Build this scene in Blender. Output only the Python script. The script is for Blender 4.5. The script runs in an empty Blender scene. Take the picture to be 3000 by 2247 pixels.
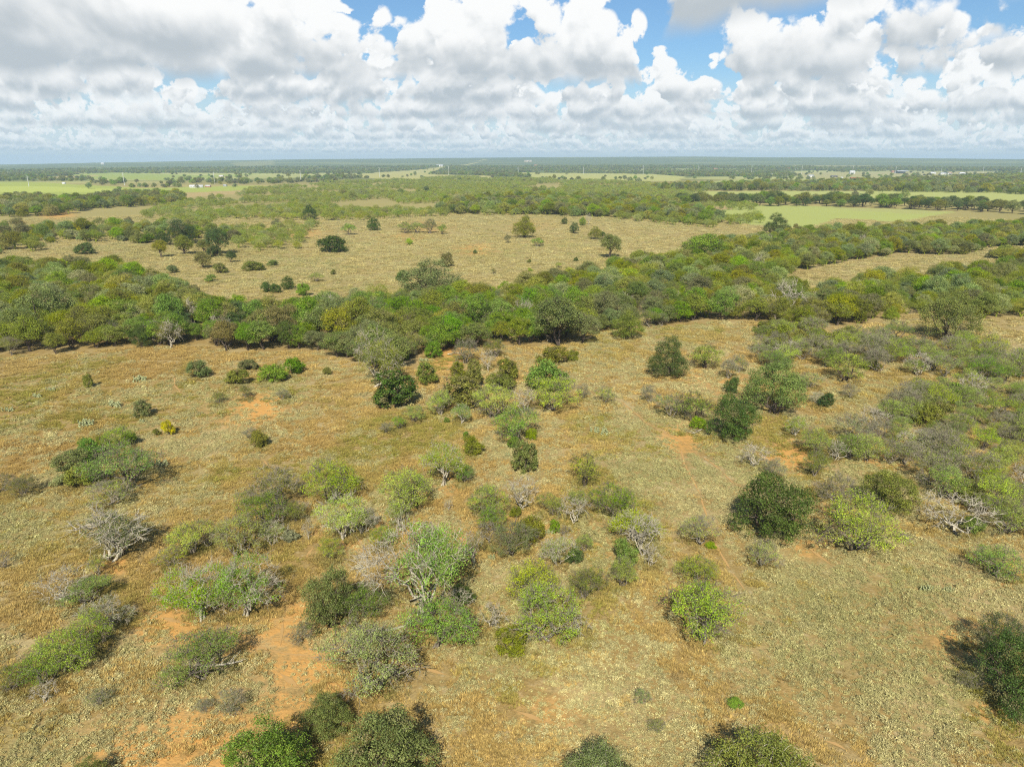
import bpy, math, random
import numpy as np
from mathutils import Vector

random.seed(7)
scn = bpy.context.scene
C = scn.collection

# ------------------------------------------------------------------ camera
CAMH = 45.0
FPX = 2065.0                      # focal length in photograph pixels (3000 x 2247)
EYE_Y = 475.0                     # photograph row of eye level
PITCH = math.atan((1123.5 - EYE_Y) / FPX)
cam_d = bpy.data.cameras.new('camera')
cam = bpy.data.objects.new('camera', cam_d)
C.objects.link(cam)
cam.location = (0, 0, CAMH)
cam.rotation_euler = (math.pi / 2 - PITCH, 0, 0)
cam_d.sensor_fit = 'HORIZONTAL'
cam_d.angle = 2 * math.atan(1500 / FPX)
cam_d.clip_start = 0.5
cam_d.clip_end = 60000
scn.camera = cam

# ------------------------------------------------------------------ sun, exposure
SUN_EL = math.radians(41)
SUN_AZ = math.radians(5)          # shadows run away from the camera, a little to the right
tr = Vector((math.sin(SUN_AZ) * math.cos(SUN_EL), math.cos(SUN_AZ) * math.cos(SUN_EL), -math.sin(SUN_EL)))
sun_d = bpy.data.lights.new('sun', 'SUN')
sun_d.energy = 5.0
sun_d.angle = math.radians(0.55)
sun_d.color = (1.0, 0.935, 0.81)
sun = bpy.data.objects.new('sun', sun_d)
C.objects.link(sun)
sun.rotation_euler = tr.to_track_quat('-Z', 'Y').to_euler()
sun.location = (0, -50, 120)
scn.view_settings.view_transform = 'Standard'
scn.view_settings.look = 'None'
scn.view_settings.gamma = 1
scn.view_settings.use_curve_mapping = False
scn.view_settings.exposure = 0.5
scn.cycles.max_bounces = 4
scn.cycles.diffuse_bounces = 2
scn.cycles.glossy_bounces = 1
scn.cycles.transmission_bounces = 2
scn.cycles.volume_bounces = 1
scn.cycles.transparent_max_bounces = 4
scn.cycles.use_denoising = False
scn.cycles.filter_width = 1.15
scn.cycles.use_light_tree = False
scn.cycles.use_adaptive_sampling = True
scn.cycles.adaptive_threshold = 0.008


# ------------------------------------------------------------------ node helper
class NT:
    def __init__(self, tree):
        self.t = tree

    def n(self, kind, **kw):
        x = self.t.nodes.new(kind)
        for k, v in kw.items():
            setattr(x, k, v)
        return x

    def put(self, sock, v):
        if v is None:
            return
        if isinstance(v, bpy.types.NodeSocket):
            self.t.links.new(v, sock)
        else:
            sock.default_value = v

    def m(self, op, a, b=None, c=None, clamp=False):
        x = self.n('ShaderNodeMath', operation=op, use_clamp=clamp)
        for i, v in enumerate((a, b, c)):
            self.put(x.inputs[i], v)
        return x.outputs[0]

    def vm(self, op, a, b=None, s=None):
        x = self.n('ShaderNodeVectorMath', operation=op)
        self.put(x.inputs[0], a)
        if b is not None:
            self.put(x.inputs[1], b)
        if s is not None:
            self.put(x.inputs[3], s)
        return x.outputs['Value'] if op in ('DOT_PRODUCT', 'LENGTH') else x.outputs[0]

    def step(self, v, a, b, lo=0.0, hi=1.0):
        x = self.n('ShaderNodeMapRange', interpolation_type='SMOOTHSTEP')
        self.put(x.inputs[0], v)
        for i, q in enumerate((a, b, lo, hi)):
            self.put(x.inputs[1 + i], q)
        return x.outputs[0]

    def mix(self, f, a, b, mode='MIX'):
        x = self.n('ShaderNodeMix', data_type='RGBA', blend_type=mode)
        self.put(x.inputs[0], f)
        for s, v in ((x.inputs[6], a), (x.inputs[7], b)):
            if isinstance(v, (tuple, list)) and len(v) == 3:
                v = (*v, 1)
            self.put(s, v)
        return x.outputs[2]

    def noise(self, vec, scale, detail=3, rough=0.5, lac=2.0, dist=0.0, col=False):
        x = self.n('ShaderNodeTexNoise')
        self.put(x.inputs['Vector'], vec)
        x.inputs['Scale'].default_value = scale
        x.inputs['Detail'].default_value = detail
        x.inputs['Roughness'].default_value = rough
        x.inputs['Lacunarity'].default_value = lac
        x.inputs['Distortion'].default_value = dist
        return x.outputs['Color' if col else 'Fac']

    def xyz(self, x, y, z):
        q = self.n('ShaderNodeCombineXYZ')
        for i, v in enumerate((x, y, z)):
            self.put(q.inputs[i], v)
        return q.outputs[0]

    def sep(self, v):
        q = self.n('ShaderNodeSeparateXYZ')
        self.put(q.inputs[0], v)
        return q.outputs

    def puff(self, vec, wob, scale, det=1.0):
        v = self.n('ShaderNodeTexVoronoi', feature='F1')
        v.inputs['Scale'].default_value = scale
        v.inputs['Detail'].default_value = det
        v.inputs['Roughness'].default_value = 0.5
        self.put(v.inputs['Vector'], self.vm('ADD', vec, self.xyz(wob, 0.0, self.m('MULTIPLY', wob, 0.6))))
        return self.m('SUBTRACT', 1.06, v.outputs['Distance'])

    def attr(self, name, out='Fac', kind='GEOMETRY'):
        return self.n('ShaderNodeAttribute', attribute_name=name, attribute_type=kind).outputs[out]


# ------------------------------------------------------------------ world: blue sky with rows of cumulus
def build_world():
    w = bpy.data.worlds.new('World')
    scn.world = w
    w.use_nodes = True
    t = w.node_tree
    t.nodes.clear()
    N = NT(t)
    out = N.n('ShaderNodeOutputWorld')
    bg = N.n('ShaderNodeBackground')
    bg.inputs['Strength'].default_value = 0.072
    sky = N.n('ShaderNodeTexSky', sky_type='NISHITA')
    sky.sun_disc = False
    sky.sun_elevation = SUN_EL
    sky.sun_rotation = math.pi + SUN_AZ
    sky.altitude = 100
    sky.air_density = 1.0
    sky.dust_density = 0.6
    sky.ozone_density = 2.0
    d = N.n('ShaderNodeTexCoord').outputs['Generated']
    s = N.sep(d)
    hl = N.m('SQRT', N.m('ADD', N.m('MULTIPLY', s[0], s[0]), N.m('MULTIPLY', s[1], s[1])))
    hl = N.m('MAXIMUM', hl, 0.02)
    e = N.m('DIVIDE', s[2], hl)
    az = N.m('ARCTAN2', s[0], s[1])
    cx = N.m('DIVIDE', s[0], hl)
    cy = N.m('DIVIDE', s[1], hl)
    col = sky.outputs[0]
    # the air near the horizon is pale
    pale = (6.9, 8.0, 8.8)
    col = N.mix(N.step(e, 0.0, 0.13, 0.9, 0.0), N.mix(1.0, col, (.72, .95, 1.12), 'MULTIPLY'), pale)
    clear = col
    # rows of clouds, far to near: distance km, threshold, height scale, list of (azimuth deg, width deg, gain)
    rows = [
        (85, 0.42, 1.4, []),
        (55, 0.42, 1.3, []),
        (36, 0.42, 1.2, []),
        (26, 0.43, 1.1, []),
        (19, 0.43, 1.0, []),
        (14, 0.44, 1.0, [(21, 6, .10), (9, 2.2, -.10), (-23, 11, .11), (-4, 5, .05)]),
        (10.5, 0.45, 1.35, [(2, 7, .15), (-4, 4, .08), (22, 5, .09), (12.0, 2.0, -.22), (-29, 9, .17), (-14, 4, .08)]),
        (8.4, 0.47, 1.2, [(-19, 7, .14), (-32, 9, .19), (-3, 6, .08), (5, 7, -.08), (28, 6, .13), (12, 2.2, -.25)]),
        (6.0, 0.50, 1.0, [(18, 6.5, .30), (8.5, 3.5, -.3), (29.5, 2.0, -.18), (-33, 8, .04), (-20, 6, -.12), (-8, 5, -.05)]),
    ]
    fade = N.step(e, 0.235, 0.30, 1.0, 0.0)
    for j, (r, thr, hs, ctl) in enumerate(rows):
        h = N.m('MULTIPLY', e, r)
        base = 1.0
        p = N.xyz(N.m('MULTIPLY', cx, r), N.m('MULTIPLY', cy, r), h)
        off = N.vm('ADD', p, (13.7 * j + 3.1, 7.3 * j, 2.9 * j))
        big = N.noise(off, 0.30, 1, 0.5)
        q = N.vm('ADD', off, N.xyz(N.m('MULTIPLY', big, 1.3), 0.0, N.m('MULTIPLY', big, -1.1)))
        fq = 0.85 if r < 12 else 1.0
        n0 = N.noise(q, fq, 7, 0.58)
        n1 = N.m('ADD', N.m('MULTIPLY', n0, 0.79), N.m('MULTIPLY', N.puff(q, n0, 2.1 * fq, 1.0 if r < 18 else 0.0), 0.21))
        q2 = N.vm('ADD', q, (0.02, -0.05, 0.13))
        m0 = N.noise(q2, fq, 4, 0.58)
        n2 = N.m('ADD', N.m('MULTIPLY', m0, 0.79), N.m('MULTIPLY', N.puff(q2, m0, 2.1 * fq, 1.0 if r < 18 else 0.0), 0.21))
        cov = N.m('MULTIPLY_ADD', big, 0.5, -0.25)
        for a, wd, g in ctl:
            u = N.m('DIVIDE', N.m('SUBTRACT', az, math.radians(a)), math.radians(wd))
            cov = N.m('ADD', cov, N.m('MULTIPLY', N.m('EXPONENT', N.m('MULTIPLY', N.m('MULTIPLY', u, u), -1)), g))
        up = N.m('SUBTRACT', h, base)
        dens = N.m('SUBTRACT', N.m('ADD', n1, cov), thr - 0.03)
        dens = N.m('SUBTRACT', dens, N.m('MULTIPLY', N.m('MAXIMUM', up, 0.0), 0.13 / hs))
        low = N.m('MULTIPLY_ADD', n2, 0.5, -0.25)
        gate = N.step(N.m('ADD', up, low), -0.10, 0.14)
        soft = 0.04 + 0.02 * (r < 9)
        a_ = N.m('MULTIPLY', N.m('MULTIPLY', N.step(dens, 0.0, soft), gate), fade)
        if r > 25:
            a_ = N.m('MULTIPLY', a_, 0.85 if r < 50 else 0.7)
        # shade: bright towards the top, grey flat base, relief from the billows
        rel = N.m('MULTIPLY', N.m('SUBTRACT', n1, n2), 4.0)
        lit = N.m('ADD', N.step(N.m('ADD', up, low), 0.0, 0.62 * hs, 0.0, 0.85), rel)
        lit = N.m('ADD', lit, N.m('MULTIPLY', N.m('MULTIPLY_ADD', dens, -1.7, 0.26), N.step(up, 0.1, 0.9, 1.0, 0.35)))
        lit = N.step(lit, -0.15, 0.85)
        dark = (5.1, 5.65, 6.05)
        white = (9.9, 9.95, 9.85)
        k = min(1.0, max(0.0, (r - 9) / 45)) ** 0.75
        dk = tuple(a + (b - a) * k for a, b in zip(dark, (4.8, 6.0, 7.0)))
        wh = tuple(a + (b - a) * k for a, b in zip(white, (9.3, 9.7, 9.9)))
        cc = N.mix(lit, dk, wh)
        col = N.mix(a_, col, cc)

    def overhead(c0):     # higher up the clouds are seen from below
        pz = N.m('MAXIMUM', s[2], 0.1)
        pl = N.xyz(N.m('DIVIDE', s[0], pz), N.m('DIVIDE', s[1], pz), 0.0)
        nn = N.noise(N.vm('ADD', pl, (4.2, 1.7, 0)), 0.75, 4, 0.55)
        a2 = N.m('MULTIPLY', N.step(nn, 0.52, 0.64), N.step(e, 0.22, 0.36))
        return N.mix(a2, c0, N.mix(N.step(nn, 0.55, 0.75), (4.8, 4.9, 4.9), (2.7, 2.85, 3.0)))
    bg2 = N.n('ShaderNodeBackground')
    bg2.inputs['Strength'].default_value = 0.072
    t.links.new(overhead(col), bg.inputs['Color'])
    t.links.new(overhead(clear), bg2.inputs['Color'])
    ms = N.n('ShaderNodeMixShader')
    t.links.new(N.m('GREATER_THAN', e, 0.30), ms.inputs[0])
    t.links.new(bg.outputs[0], ms.inputs[1])
    t.links.new(bg2.outputs[0], ms.inputs[2])
    t.links.new(ms.outputs[0], out.inputs[0])
    w.cycles.sampling_method = 'NONE'


build_world()


# ------------------------------------------------------------------ ground heights and pixel -> place
def vnoise(x, y, seed=0):
    x = np.asarray(x, float); y = np.asarray(y, float)
    xi = np.floor(x).astype(np.int64); yi = np.floor(y).astype(np.int64)
    fx = x - xi; fy = y - yi
    fx = fx * fx * (3 - 2 * fx); fy = fy * fy * (3 - 2 * fy)

    def hsh(a, b):
        v = (a * 374761393 + b * 668265263 + seed * 974634777) & 0xffffffff
        v = ((v ^ (v >> 13)) * 1274126177) & 0xffffffff
        v = v ^ (v >> 16)
        return (v & 0xffff) / 65535.0
    return (hsh(xi, yi) * (1 - fx) + hsh(xi + 1, yi) * fx) * (1 - fy) + (hsh(xi, yi + 1) * (1 - fx) + hsh(xi + 1, yi + 1) * fx) * fy


def fbm(x, y, seed=0, oct=4):
    v = 0; a = 0.5; t = 0
    x = np.asarray(x, float); y = np.asarray(y, float)
    for o in range(oct):
        v = v + a * vnoise(x, y, seed + o * 17); t += a
        x = x * 2.03 + 5.2; y = y * 2.03 - 3.1; a *= 0.5
    return v / t


def sstep(a, b, x):
    t = np.clip((np.asarray(x, float) - a) / (b - a), 0, 1)
    return t * t * (3 - 2 * t)


HOR_X = [-900, 0, 350, 700, 1000, 1550, 2000, 2500, 2850, 2900, 2940, 3000, 3800]
HOR_Y = [486, 484, 478, 472, 467, 462, 460.5, 464.6, 469, 467, 465.5, 468, 470]
HOR_AZ = [math.atan((x - 1500) / FPX / math.cos(PITCH)) for x in HOR_X]
HOR_H = [CAMH + 9000 * (EYE_Y - y) * math.cos(PITCH) ** 2 / FPX for y in HOR_Y]


def terrain(x, y):
    x = np.asarray(x, float); y = np.asarray(y, float)
    r = np.hypot(x, y)
    az = np.arctan2(x, y)
    ridge = np.interp(az, HOR_AZ, HOR_H)
    z = ridge * (0.25 * sstep(3300, 5200, r) + 0.75 * sstep(5600, 9000, r)) * (1 - 0.4 * sstep(9300, 11500, r))
    z = z + sstep(3500, 6000, r) * 9 * (fbm(x / 700, y / 700, 5, 3) - 0.5)
    z = z + 0.9 * (fbm(x / 45, y / 45, 3, 2) - 0.5) * (1 - sstep(700, 1500, r))
    return z


def ray(px, py):
    a = (px - 1500) / FPX
    b = (1123.5 - py) / FPX
    return np.array([a, math.cos(PITCH) + b * math.sin(PITCH), -math.sin(PITCH) + b * math.cos(PITCH)])


def at(px, py, z=0.0):
    d = ray(px, py)
    t = (CAMH - z) / -d[2]
    return d[0] * t, d[1] * t


def depth(px, py, z=0.0):
    return (CAMH - z) / -ray(px, py)[2]


def to_px(x, y, z=0.0):
    x = np.asarray(x, float); y = np.asarray(y, float); z = np.asarray(z, float) - CAMH
    f = y * math.cos(PITCH) - z * math.sin(PITCH)
    u = y * math.sin(PITCH) + z * math.cos(PITCH)
    f = np.where(f > 0.1, f, 0.1)
    return 1500 + FPX * x / f, 1123.5 - FPX * u / f


def inpoly(px, py, poly):
    px = np.asarray(px, float); py = np.asarray(py, float)
    ins = np.zeros(px.shape, bool)
    n = len(poly)
    for i in range(n):
        x0, y0 = poly[i]; x1, y1 = poly[(i + 1) % n]
        if y0 == y1:
            continue
        c = ((y0 > py) != (y1 > py)) & (px < (x1 - x0) * (py - y0) / (y1 - y0) + x0)
        ins ^= c
    return ins


def gpoly(pts, k=1.0):
    """photograph outline on the ground -> outline in metres"""
    return [at(x * k, y * k) for x, y in pts]


DK = 3000 / 2212.0

# outlines of the vegetation and fields, traced at ground level
WOOD = gpoly([(-260, 768), (100, 768), (200, 760), (400, 748), (520, 762), (700, 758), (740, 778), (800, 798), (870, 796), (960, 768), (1080, 750),
              (1262, 742), (1268, 720), (1400, 706), (1560, 692), (1650, 700), (1720, 716), (1800, 716), (1950, 686), (2030, 686), (2130, 696), (2470, 686),
              (2470, 484), (2000, 502), (1850, 508), (1750, 514), (1700, 520), (1640, 525), (1560, 537), (1500, 552), (1400, 570), (1300, 594),
              (1200, 620), (1090, 642), (1000, 657), (880, 656), (800, 660), (700, 672), (560, 686), (480, 674), (400, 645), (340, 622), (260, 594),
              (130, 588), (-260, 578)], DK)
WHOLES = [gpoly(p, DK) for p in (
    [(1665, 642), (1770, 644), (1860, 620), (2000, 615), (2115, 597), (2230, 575), (2090, 550), (2030, 553), (1960, 548), (1800, 572), (1690, 598)],
    [(2090, 556), (2300, 560), (2300, 530), (2120, 536)],
    [(1945, 678), (2060, 678), (2050, 758), (1940, 758)],
    [(2105, 690), (2470, 680), (2470, 800), (2170, 795)])]
SCRUB_R = gpoly([(1625, 775), (1645, 712), (1800, 722), (1960, 728), (2130, 765), (2400, 778), (2400, 835), (2100, 832), (1900, 806), (1750, 792), (1680, 800)], DK)
SCRUB_R2 = gpoly([(1985, 850), (2400, 835), (2400, 1180), (2130, 1150), (2010, 1070), (1960, 1020), (1720, 985), (1750, 955), (1850, 945), (1930, 900)], DK)
FAR_SCRUB = gpoly([(300, 468), (430, 424), (560, 410), (700, 396), (1000, 383), (1300, 392), (1500, 404), (1640, 455), (1650, 482), (1560, 497), (1400, 481),
                   (1250, 465), (1000, 467), (850, 472), (700, 486), (655, 505), (668, 536), (600, 548), (500, 538), (520, 505), (400, 490)], DK)
FAR_SCRUB_HOLES = [gpoly(p, DK) for p in ([(400, 425), (520, 412), (540, 418), (420, 440), (290, 458), (150, 492), (70, 480), (140, 458)],
                                          [(700, 440), (830, 430), (860, 440), (730, 452)], [(1480, 430), (1520, 424), (1660, 432), (1640, 442), (1540, 440)])]
LEFT_LINE = gpoly([(-200, 474), (-200, 446), (140, 440), (280, 424), (330, 424), (400, 430), (380, 442), (200, 452), (100, 470)], DK)
LEFT_SCRUB = gpoly([(-200, 540), (-200, 508), (40, 500), (330, 488), (520, 500), (505, 530), (430, 540), (330, 545), (230, 530), (110, 546), (0, 560)], DK)
ROW_TREES = gpoly([(1990, 594), (2250, 590), (2480, 596), (2720, 605), (2860, 610), (3060, 622), (3060, 632), (2850, 624), (2700, 617), (2450, 608), (2200, 604), (1980, 606)])
BELT = gpoly([(1900, 553), (2440, 540), (2700, 532), (3060, 515), (3060, 574), (2900, 566), (2450, 560), (2000, 560)])
OAK_EDGE = gpoly([(1300, 600), (1500, 585), (1880, 590), (1990, 612), (2120, 645), (2090, 660), (2000, 655), (1850, 640), (1500, 628), (1290, 630)])
FIELDS = [  # outline, colour
    ([(-200, 538), (80, 533), (300, 545), (420, 552), (700, 545), (800, 545), (770, 556), (560, 564), (420, 574), (-200, 590)], (.30, .34, .085)),
    ([(-200, 548), (120, 546), (380, 556), (250, 563), (-200, 566)], (.36, .40, .10)),
    ([(420, 568), (560, 565), (770, 556), (760, 564), (620, 574), (480, 582)], (.36, .28, .13)),
    ([(200, 513), (330, 507), (470, 511), (600, 514), (800, 509), (640, 519), (500, 529), (260, 524)], (.27, .32, .09)),
    ([(120, 530), (130, 519), (300, 513), (190, 526)], (.40, .31, .15)),
    ([(680, 490), (800, 488), (800, 492), (690, 494)], (.22, .23, .10)),
    ([(1020, 518), (1100, 506), (1250, 500), (1440, 487), (1300, 499), (1250, 511), (1450, 516), (1420, 530), (1300, 531), (1100, 524)], (.36, .34, .13)),
    ([(1480, 506), (1600, 507), (1900, 510), (2010, 518), (1980, 532), (1720, 530), (1560, 520)], (.36, .36, .13)),
    ([(1570, 532), (2000, 535), (2240, 528), (2080, 546), (1900, 546), (1650, 540)], (.42, .31, .14)),
    ([(2000, 548), (2120, 528), (2250, 526), (2450, 530), (2450, 548), (2000, 553)], (.30, .33, .11)),
    ([(2320, 497), (2330, 494), (2560, 495), (2570, 500), (2400, 500)], (.26, .25, .11)),
    ([(2300, 506), (2950, 506), (2900, 514), (2640, 522), (2560, 534), (2430, 540), (2350, 520)], (.33, .31, .14)),
    ([(1990, 562), (2500, 560), (2800, 556), (3200, 572), (3200, 612), (2880, 606), (2700, 590), (2300, 580), (2030, 576)], (.34, .36, .12)),
    ([(2010, 612), (2130, 600), (2400, 605), (2800, 622), (2640, 650), (2450, 640), (2380, 668), (2200, 660), (2060, 632)], (.32, .35, .11)),
    ([(1990, 612), (2120, 602), (2150, 612), (2060, 622)], (.38, .29, .14)),
    ([(2380, 606), (2800, 620), (2700, 628), (2500, 618)], (.32, .33, .12)),
]
FIELDS = [(gpoly(p), c) for p, c in FIELDS]

# bare orange soil and green or straw patches near by: photograph px, radius px, strength
SOIL = [(620, 2190, 190, .55), (860, 2090, 110, .5), (500, 1830, 95, .55), (880, 1960, 105, .55), (830, 1850, 80, .45), (380, 2230, 150, .45), (900, 1800, 90, .5), (440, 2240, 150, .6), (700, 1880, 90, .35),
        (1000, 1980, 120, .5), (2320, 1335, 52, .9), (2270, 1345, 36, .6), (2360, 1365, 50, .6), (2370, 1600, 60, .42), (2990, 1680, 60, .7), (2820, 1880, 70, .6),
        (2900, 2090, 60, .4), (1330, 1040, 45, .8), (1300, 1065, 60, .45), (760, 1200, 60, .75), (700, 1215, 80, .35), (800, 1180, 40, .5), (1160, 1560, 60, .7),
        (1100, 1540, 60, .5), (1000, 1590, 90, .35), (1440, 1830, 80, .35), (1400, 1590, 60, .5), (2140, 1120, 80, .35), (2050, 1100, 60, .3), (2000, 1290, 60, .55),
        (2030, 1255, 50, .35), (1610, 2090, 120, .3), (2600, 1340, 80, .45), (2450, 1510, 60, .5), (1330, 1420, 50, .45), (1700, 1300, 80, .2), (340, 1650, 40, .7),
        (950, 1560, 40, .4), (560, 2100, 100, .35), (1500, 1530, 120, .3), (1760, 1600, 120, .25), (2300, 2080, 200, .2), (1190, 700, 60, .35), (860, 680, 90, .4), (1400, 730, 60, .4),
        (1250, 665, 70, .35), (170, 630, 50, .5), (55, 650, 14, 1.0), (1560, 660, 80, .25)]
GREENP = [(250, 1160, 110, .6), (290, 1165, 60, .4), (40, 1150, 80, .4), (120, 1560, 160, .55), (330, 1740, 90, .6), (420, 1800, 80, .4), (800, 1130, 60, .5), (560, 1090, 40, .6),
          (2330, 1740, 170, .6), (2520, 1800, 150, .55), (2600, 1900, 130, .4), (2400, 2000, 160, .4), (2850, 2080, 120, .4), (2700, 1620, 100, .25), (100, 2200, 200, .4),
          (1500, 1930, 100, .4), (1780, 1010, 120, .45), (2050, 980, 100, .45), (1100, 860, 160, .5), (1250, 760, 130, .25), (700, 740, 120, .45), (1700, 800, 160, .35), (420, 740, 120, .4),
          (900, 830, 200, .35), (1500, 760, 200, .25), (1210, 700, 60, .6), (2560, 1170, 120, .4), (2650, 1140, 100, .4), (1100, 1320, 100, .3), (300, 1480, 150, .35), (600, 1430, 160, .3),
          (1730, 1270, 70, .4), (1340, 1620, 50, .2), (1850, 1420, 120, .25)]
GOLD = [(180, 1250, 220, .6), (430, 1120, 200, .5), (60, 1320, 150, .5), (900, 1330, 200, .4), (1200, 1350, 150, .5), (1260, 1450, 100, .5), (1400, 1400, 150, .45), (500, 1700, 200, .35),
        (820, 1680, 150, .5), (1680, 1560, 150, .3), (1900, 1900, 200, .35), (1300, 2050, 250, .3), (2350, 1250, 150, .3), (2500, 1100, 150, .35), (1160, 1640, 80, .4), (1000, 1480, 100, .3)]
TRAILS = [  # worn cattle trails: photograph points, width m
    ([(1815, 1170), (1850, 1200), (1890, 1235), (1940, 1262), (1985, 1285), (2030, 1320), (2075, 1350), (2110, 1380), (2150, 1420), (2190, 1440), (2215, 1450)], .42),
    ([(1995, 1315), (2005, 1360), (2020, 1395), (2050, 1450), (2065, 1500), (2080, 1545), (2095, 1590), (2120, 1640), (2145, 1680), (2170, 1715), (2195, 1745)], .40),
    ([(460, 1805), (520, 1822), (545, 1832)], .6),
    ([(650, 1862), (720, 1882), (790, 1905), (850, 1920), (930, 1925)], .42),
    ([(832, 1818), (826, 1860), (822, 1900)], .40),
    ([(815, 1970), (850, 2000), (880, 2025)], .6),
    ([(1225, 1955), (1290, 1975), (1330, 1985)], .42),
    ([(1500, 2080), (1560, 2105), (1620, 2125)], .5),
    ([(2390, 1930), (2060, 1990)], .0),
    ([(2360, 1605), (2400, 1635), (2440, 1665)], .5),
    ([(2390, 2165), (2450, 2185), (2500, 2215)], .45),
    ([(510, 1105), (513, 1135), (530, 1155)], .45),
    ([(770, 1340), (785, 1360), (800, 1370)], .35),
    ([(925, 1595), (905, 1620), (890, 1650)], .4),
    ([(2770, 1800), (2830, 1830), (2880, 1850)], .4),
]


def blobs(x, y, items, grow=1.0):
    px, py = to_px(x, y)
    v = np.zeros(np.shape(px))
    for bx, by, r, s in items:
        r = r * grow
        k = 1.0 if by > 1000 else 0.45
        q = ((px - bx) / r) ** 2 + ((py - by) / (r * 0.6 * k)) ** 2
        v = np.maximum(v, s * np.exp(-q))
    v = np.where(np.asarray(y) > 10, v, 0)
    return v


# ------------------------------------------------------------------ mesh helpers
def mesh_from(name, verts, faces, mats, attrs=None, smooth=False, mat_index=None):
    """verts (n,3); faces: array (m,k) with one k, or list of such arrays"""
    me = bpy.data.meshes.new(name)
    verts = np.asarray(verts, np.float32)
    if not isinstance(faces, list):
        faces = [faces]
    faces = [np.asarray(f, np.int32) for f in faces if len(f)]
    loops = np.concatenate([f.ravel() for f in faces])
    tot = np.concatenate([np.full(len(f), f.shape[1], np.int32) for f in faces])
    start = np.concatenate([[0], np.cumsum(tot)[:-1]]).astype(np.int32)
    me.vertices.add(len(verts)); me.vertices.foreach_set('co', verts.ravel())
    me.loops.add(len(loops)); me.loops.foreach_set('vertex_index', loops)
    me.polygons.add(len(tot)); me.polygons.foreach_set('loop_start', start)
    try:
        me.polygons.foreach_set('loop_total', tot)
    except Exception:
        pass
    if mat_index is not None:
        me.polygons.foreach_set('material_index', np.asarray(mat_index, np.int32))
    if attrs:
        for k, v in attrs.items():
            v = np.asarray(v, np.float32)
            if v.ndim == 1:
                a = me.attributes.new(k, 'FLOAT', 'POINT'); a.data.foreach_set('value', v)
            else:
                if v.shape[1] == 3:
                    v = np.concatenate([v, np.ones((len(v), 1), np.float32)], 1)
                a = me.attributes.new(k, 'FLOAT_COLOR', 'POINT'); a.data.foreach_set('color', v.ravel())
    me.update(calc_edges=True)
    if smooth:
        me.polygons.foreach_set('use_smooth', np.ones(len(tot), bool))
    for m in (mats if isinstance(mats, (list, tuple)) else [mats]):
        me.materials.append(m)
    return me


def link(name, me, parent=None, loc=None):
    o = bpy.data.objects.new(name, me)
    C.objects.link(o)
    if parent is not None:
        o.parent = parent
    if loc is not None:
        o.location = loc
    return o


def tag(o, label=None, cat=None, group=None, kind=None):
    if label: o['label'] = label
    if cat: o['category'] = cat
    if group: o['group'] = group
    if kind: o['kind'] = kind
    return o


# ------------------------------------------------------------------ materials
def new_mat(name):
    m = bpy.data.materials.new(name)
    m.use_nodes = True
    m.node_tree.nodes.clear()
    N = NT(m.node_tree)
    out = N.n('ShaderNodeOutputMaterial')
    return m, N, out


def simple(name, colr, rough=0.8, metal=0.0, var=0.12, scale=3.0):
    m, N, out = new_mat(name)
    b = N.n('ShaderNodeBsdfPrincipled')
    co = N.n('ShaderNodeTexCoord').outputs['Object']
    n = N.noise(co, scale, 4)
    c = N.mix(n, tuple(x * (1 - var) for x in colr), tuple(min(1, x * (1 + var)) for x in colr))
    N.put(b.inputs['Base Color'], c)
    b.inputs['Roughness'].default_value = rough
    b.inputs['Metallic'].default_value = metal
    N.t.links.new(b.outputs[0], out.inputs[0])
    return m


def foliage_mat(name, spread=0.0, trans=0.32):
    """leaf colour from the object's own colour, varied per tree, clump and leaf"""
    m, N, out = new_mat(name)
    oi = N.n('ShaderNodeObjectInfo')
    geo = N.n('ShaderNodeNewGeometry')
    tint = N.attr('tint')
    hsv = N.n('ShaderNodeHueSaturation')
    N.put(hsv.inputs['Color'], oi.outputs['Color'])
    isl = geo.outputs['Random Per Island']
    hue = N.m('ADD', N.m('MULTIPLY_ADD', isl, 0.03, 0.485), N.m('MULTIPLY_ADD', oi.outputs['Random'], 0.02 + spread * 0.07, -0.010 - spread * 0.040))
    hue = N.m('ADD', hue, N.m('MULTIPLY_ADD', tint, -0.03, 0.03))
    N.put(hsv.inputs['Hue'], hue)
    r2 = N.m('FRACT', N.m('MULTIPLY', oi.outputs['Random'], 7.31))
    N.put(hsv.inputs['Saturation'], N.m('MULTIPLY_ADD', r2, 0.2 + 0.5 * spread, 0.9 - 0.3 * spread))
    val = N.m('MULTIPLY', N.m('MULTIPLY_ADD', isl, 0.44, 0.78), tint)
    r3 = N.m('FRACT', N.m('MULTIPLY', oi.outputs['Random'], 13.7))
    val = N.m('MULTIPLY', val, N.m('MULTIPLY_ADD', r3, 0.2 + 0.6 * spread, 0.9 - 0.3 * spread))
    N.put(hsv.inputs['Value'], val)
    lc = N.mix(N.attr('dry'), hsv.outputs[0], (.27, .215, .105))
    df = N.n('ShaderNodeBsdfPrincipled')
    N.put(df.inputs['Base Color'], lc)
    df.inputs['Roughness'].default_value = 0.55
    df.inputs['Specular IOR Level'].default_value = 0.25
    tl = N.n('ShaderNodeBsdfTranslucent')
    N.put(tl.inputs['Color'], N.mix(1.0, lc, (1.12, 1.1, 0.65), 'MULTIPLY'))
    ms = N.n('ShaderNodeMixShader')
    ms.inputs[0].default_value = trans
    N.t.links.new(df.outputs[0], ms.inputs[1]); N.t.links.new(tl.outputs[0], ms.inputs[2])
    N.t.links.new(ms.outputs[0], out.inputs[0])
    return m


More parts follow.
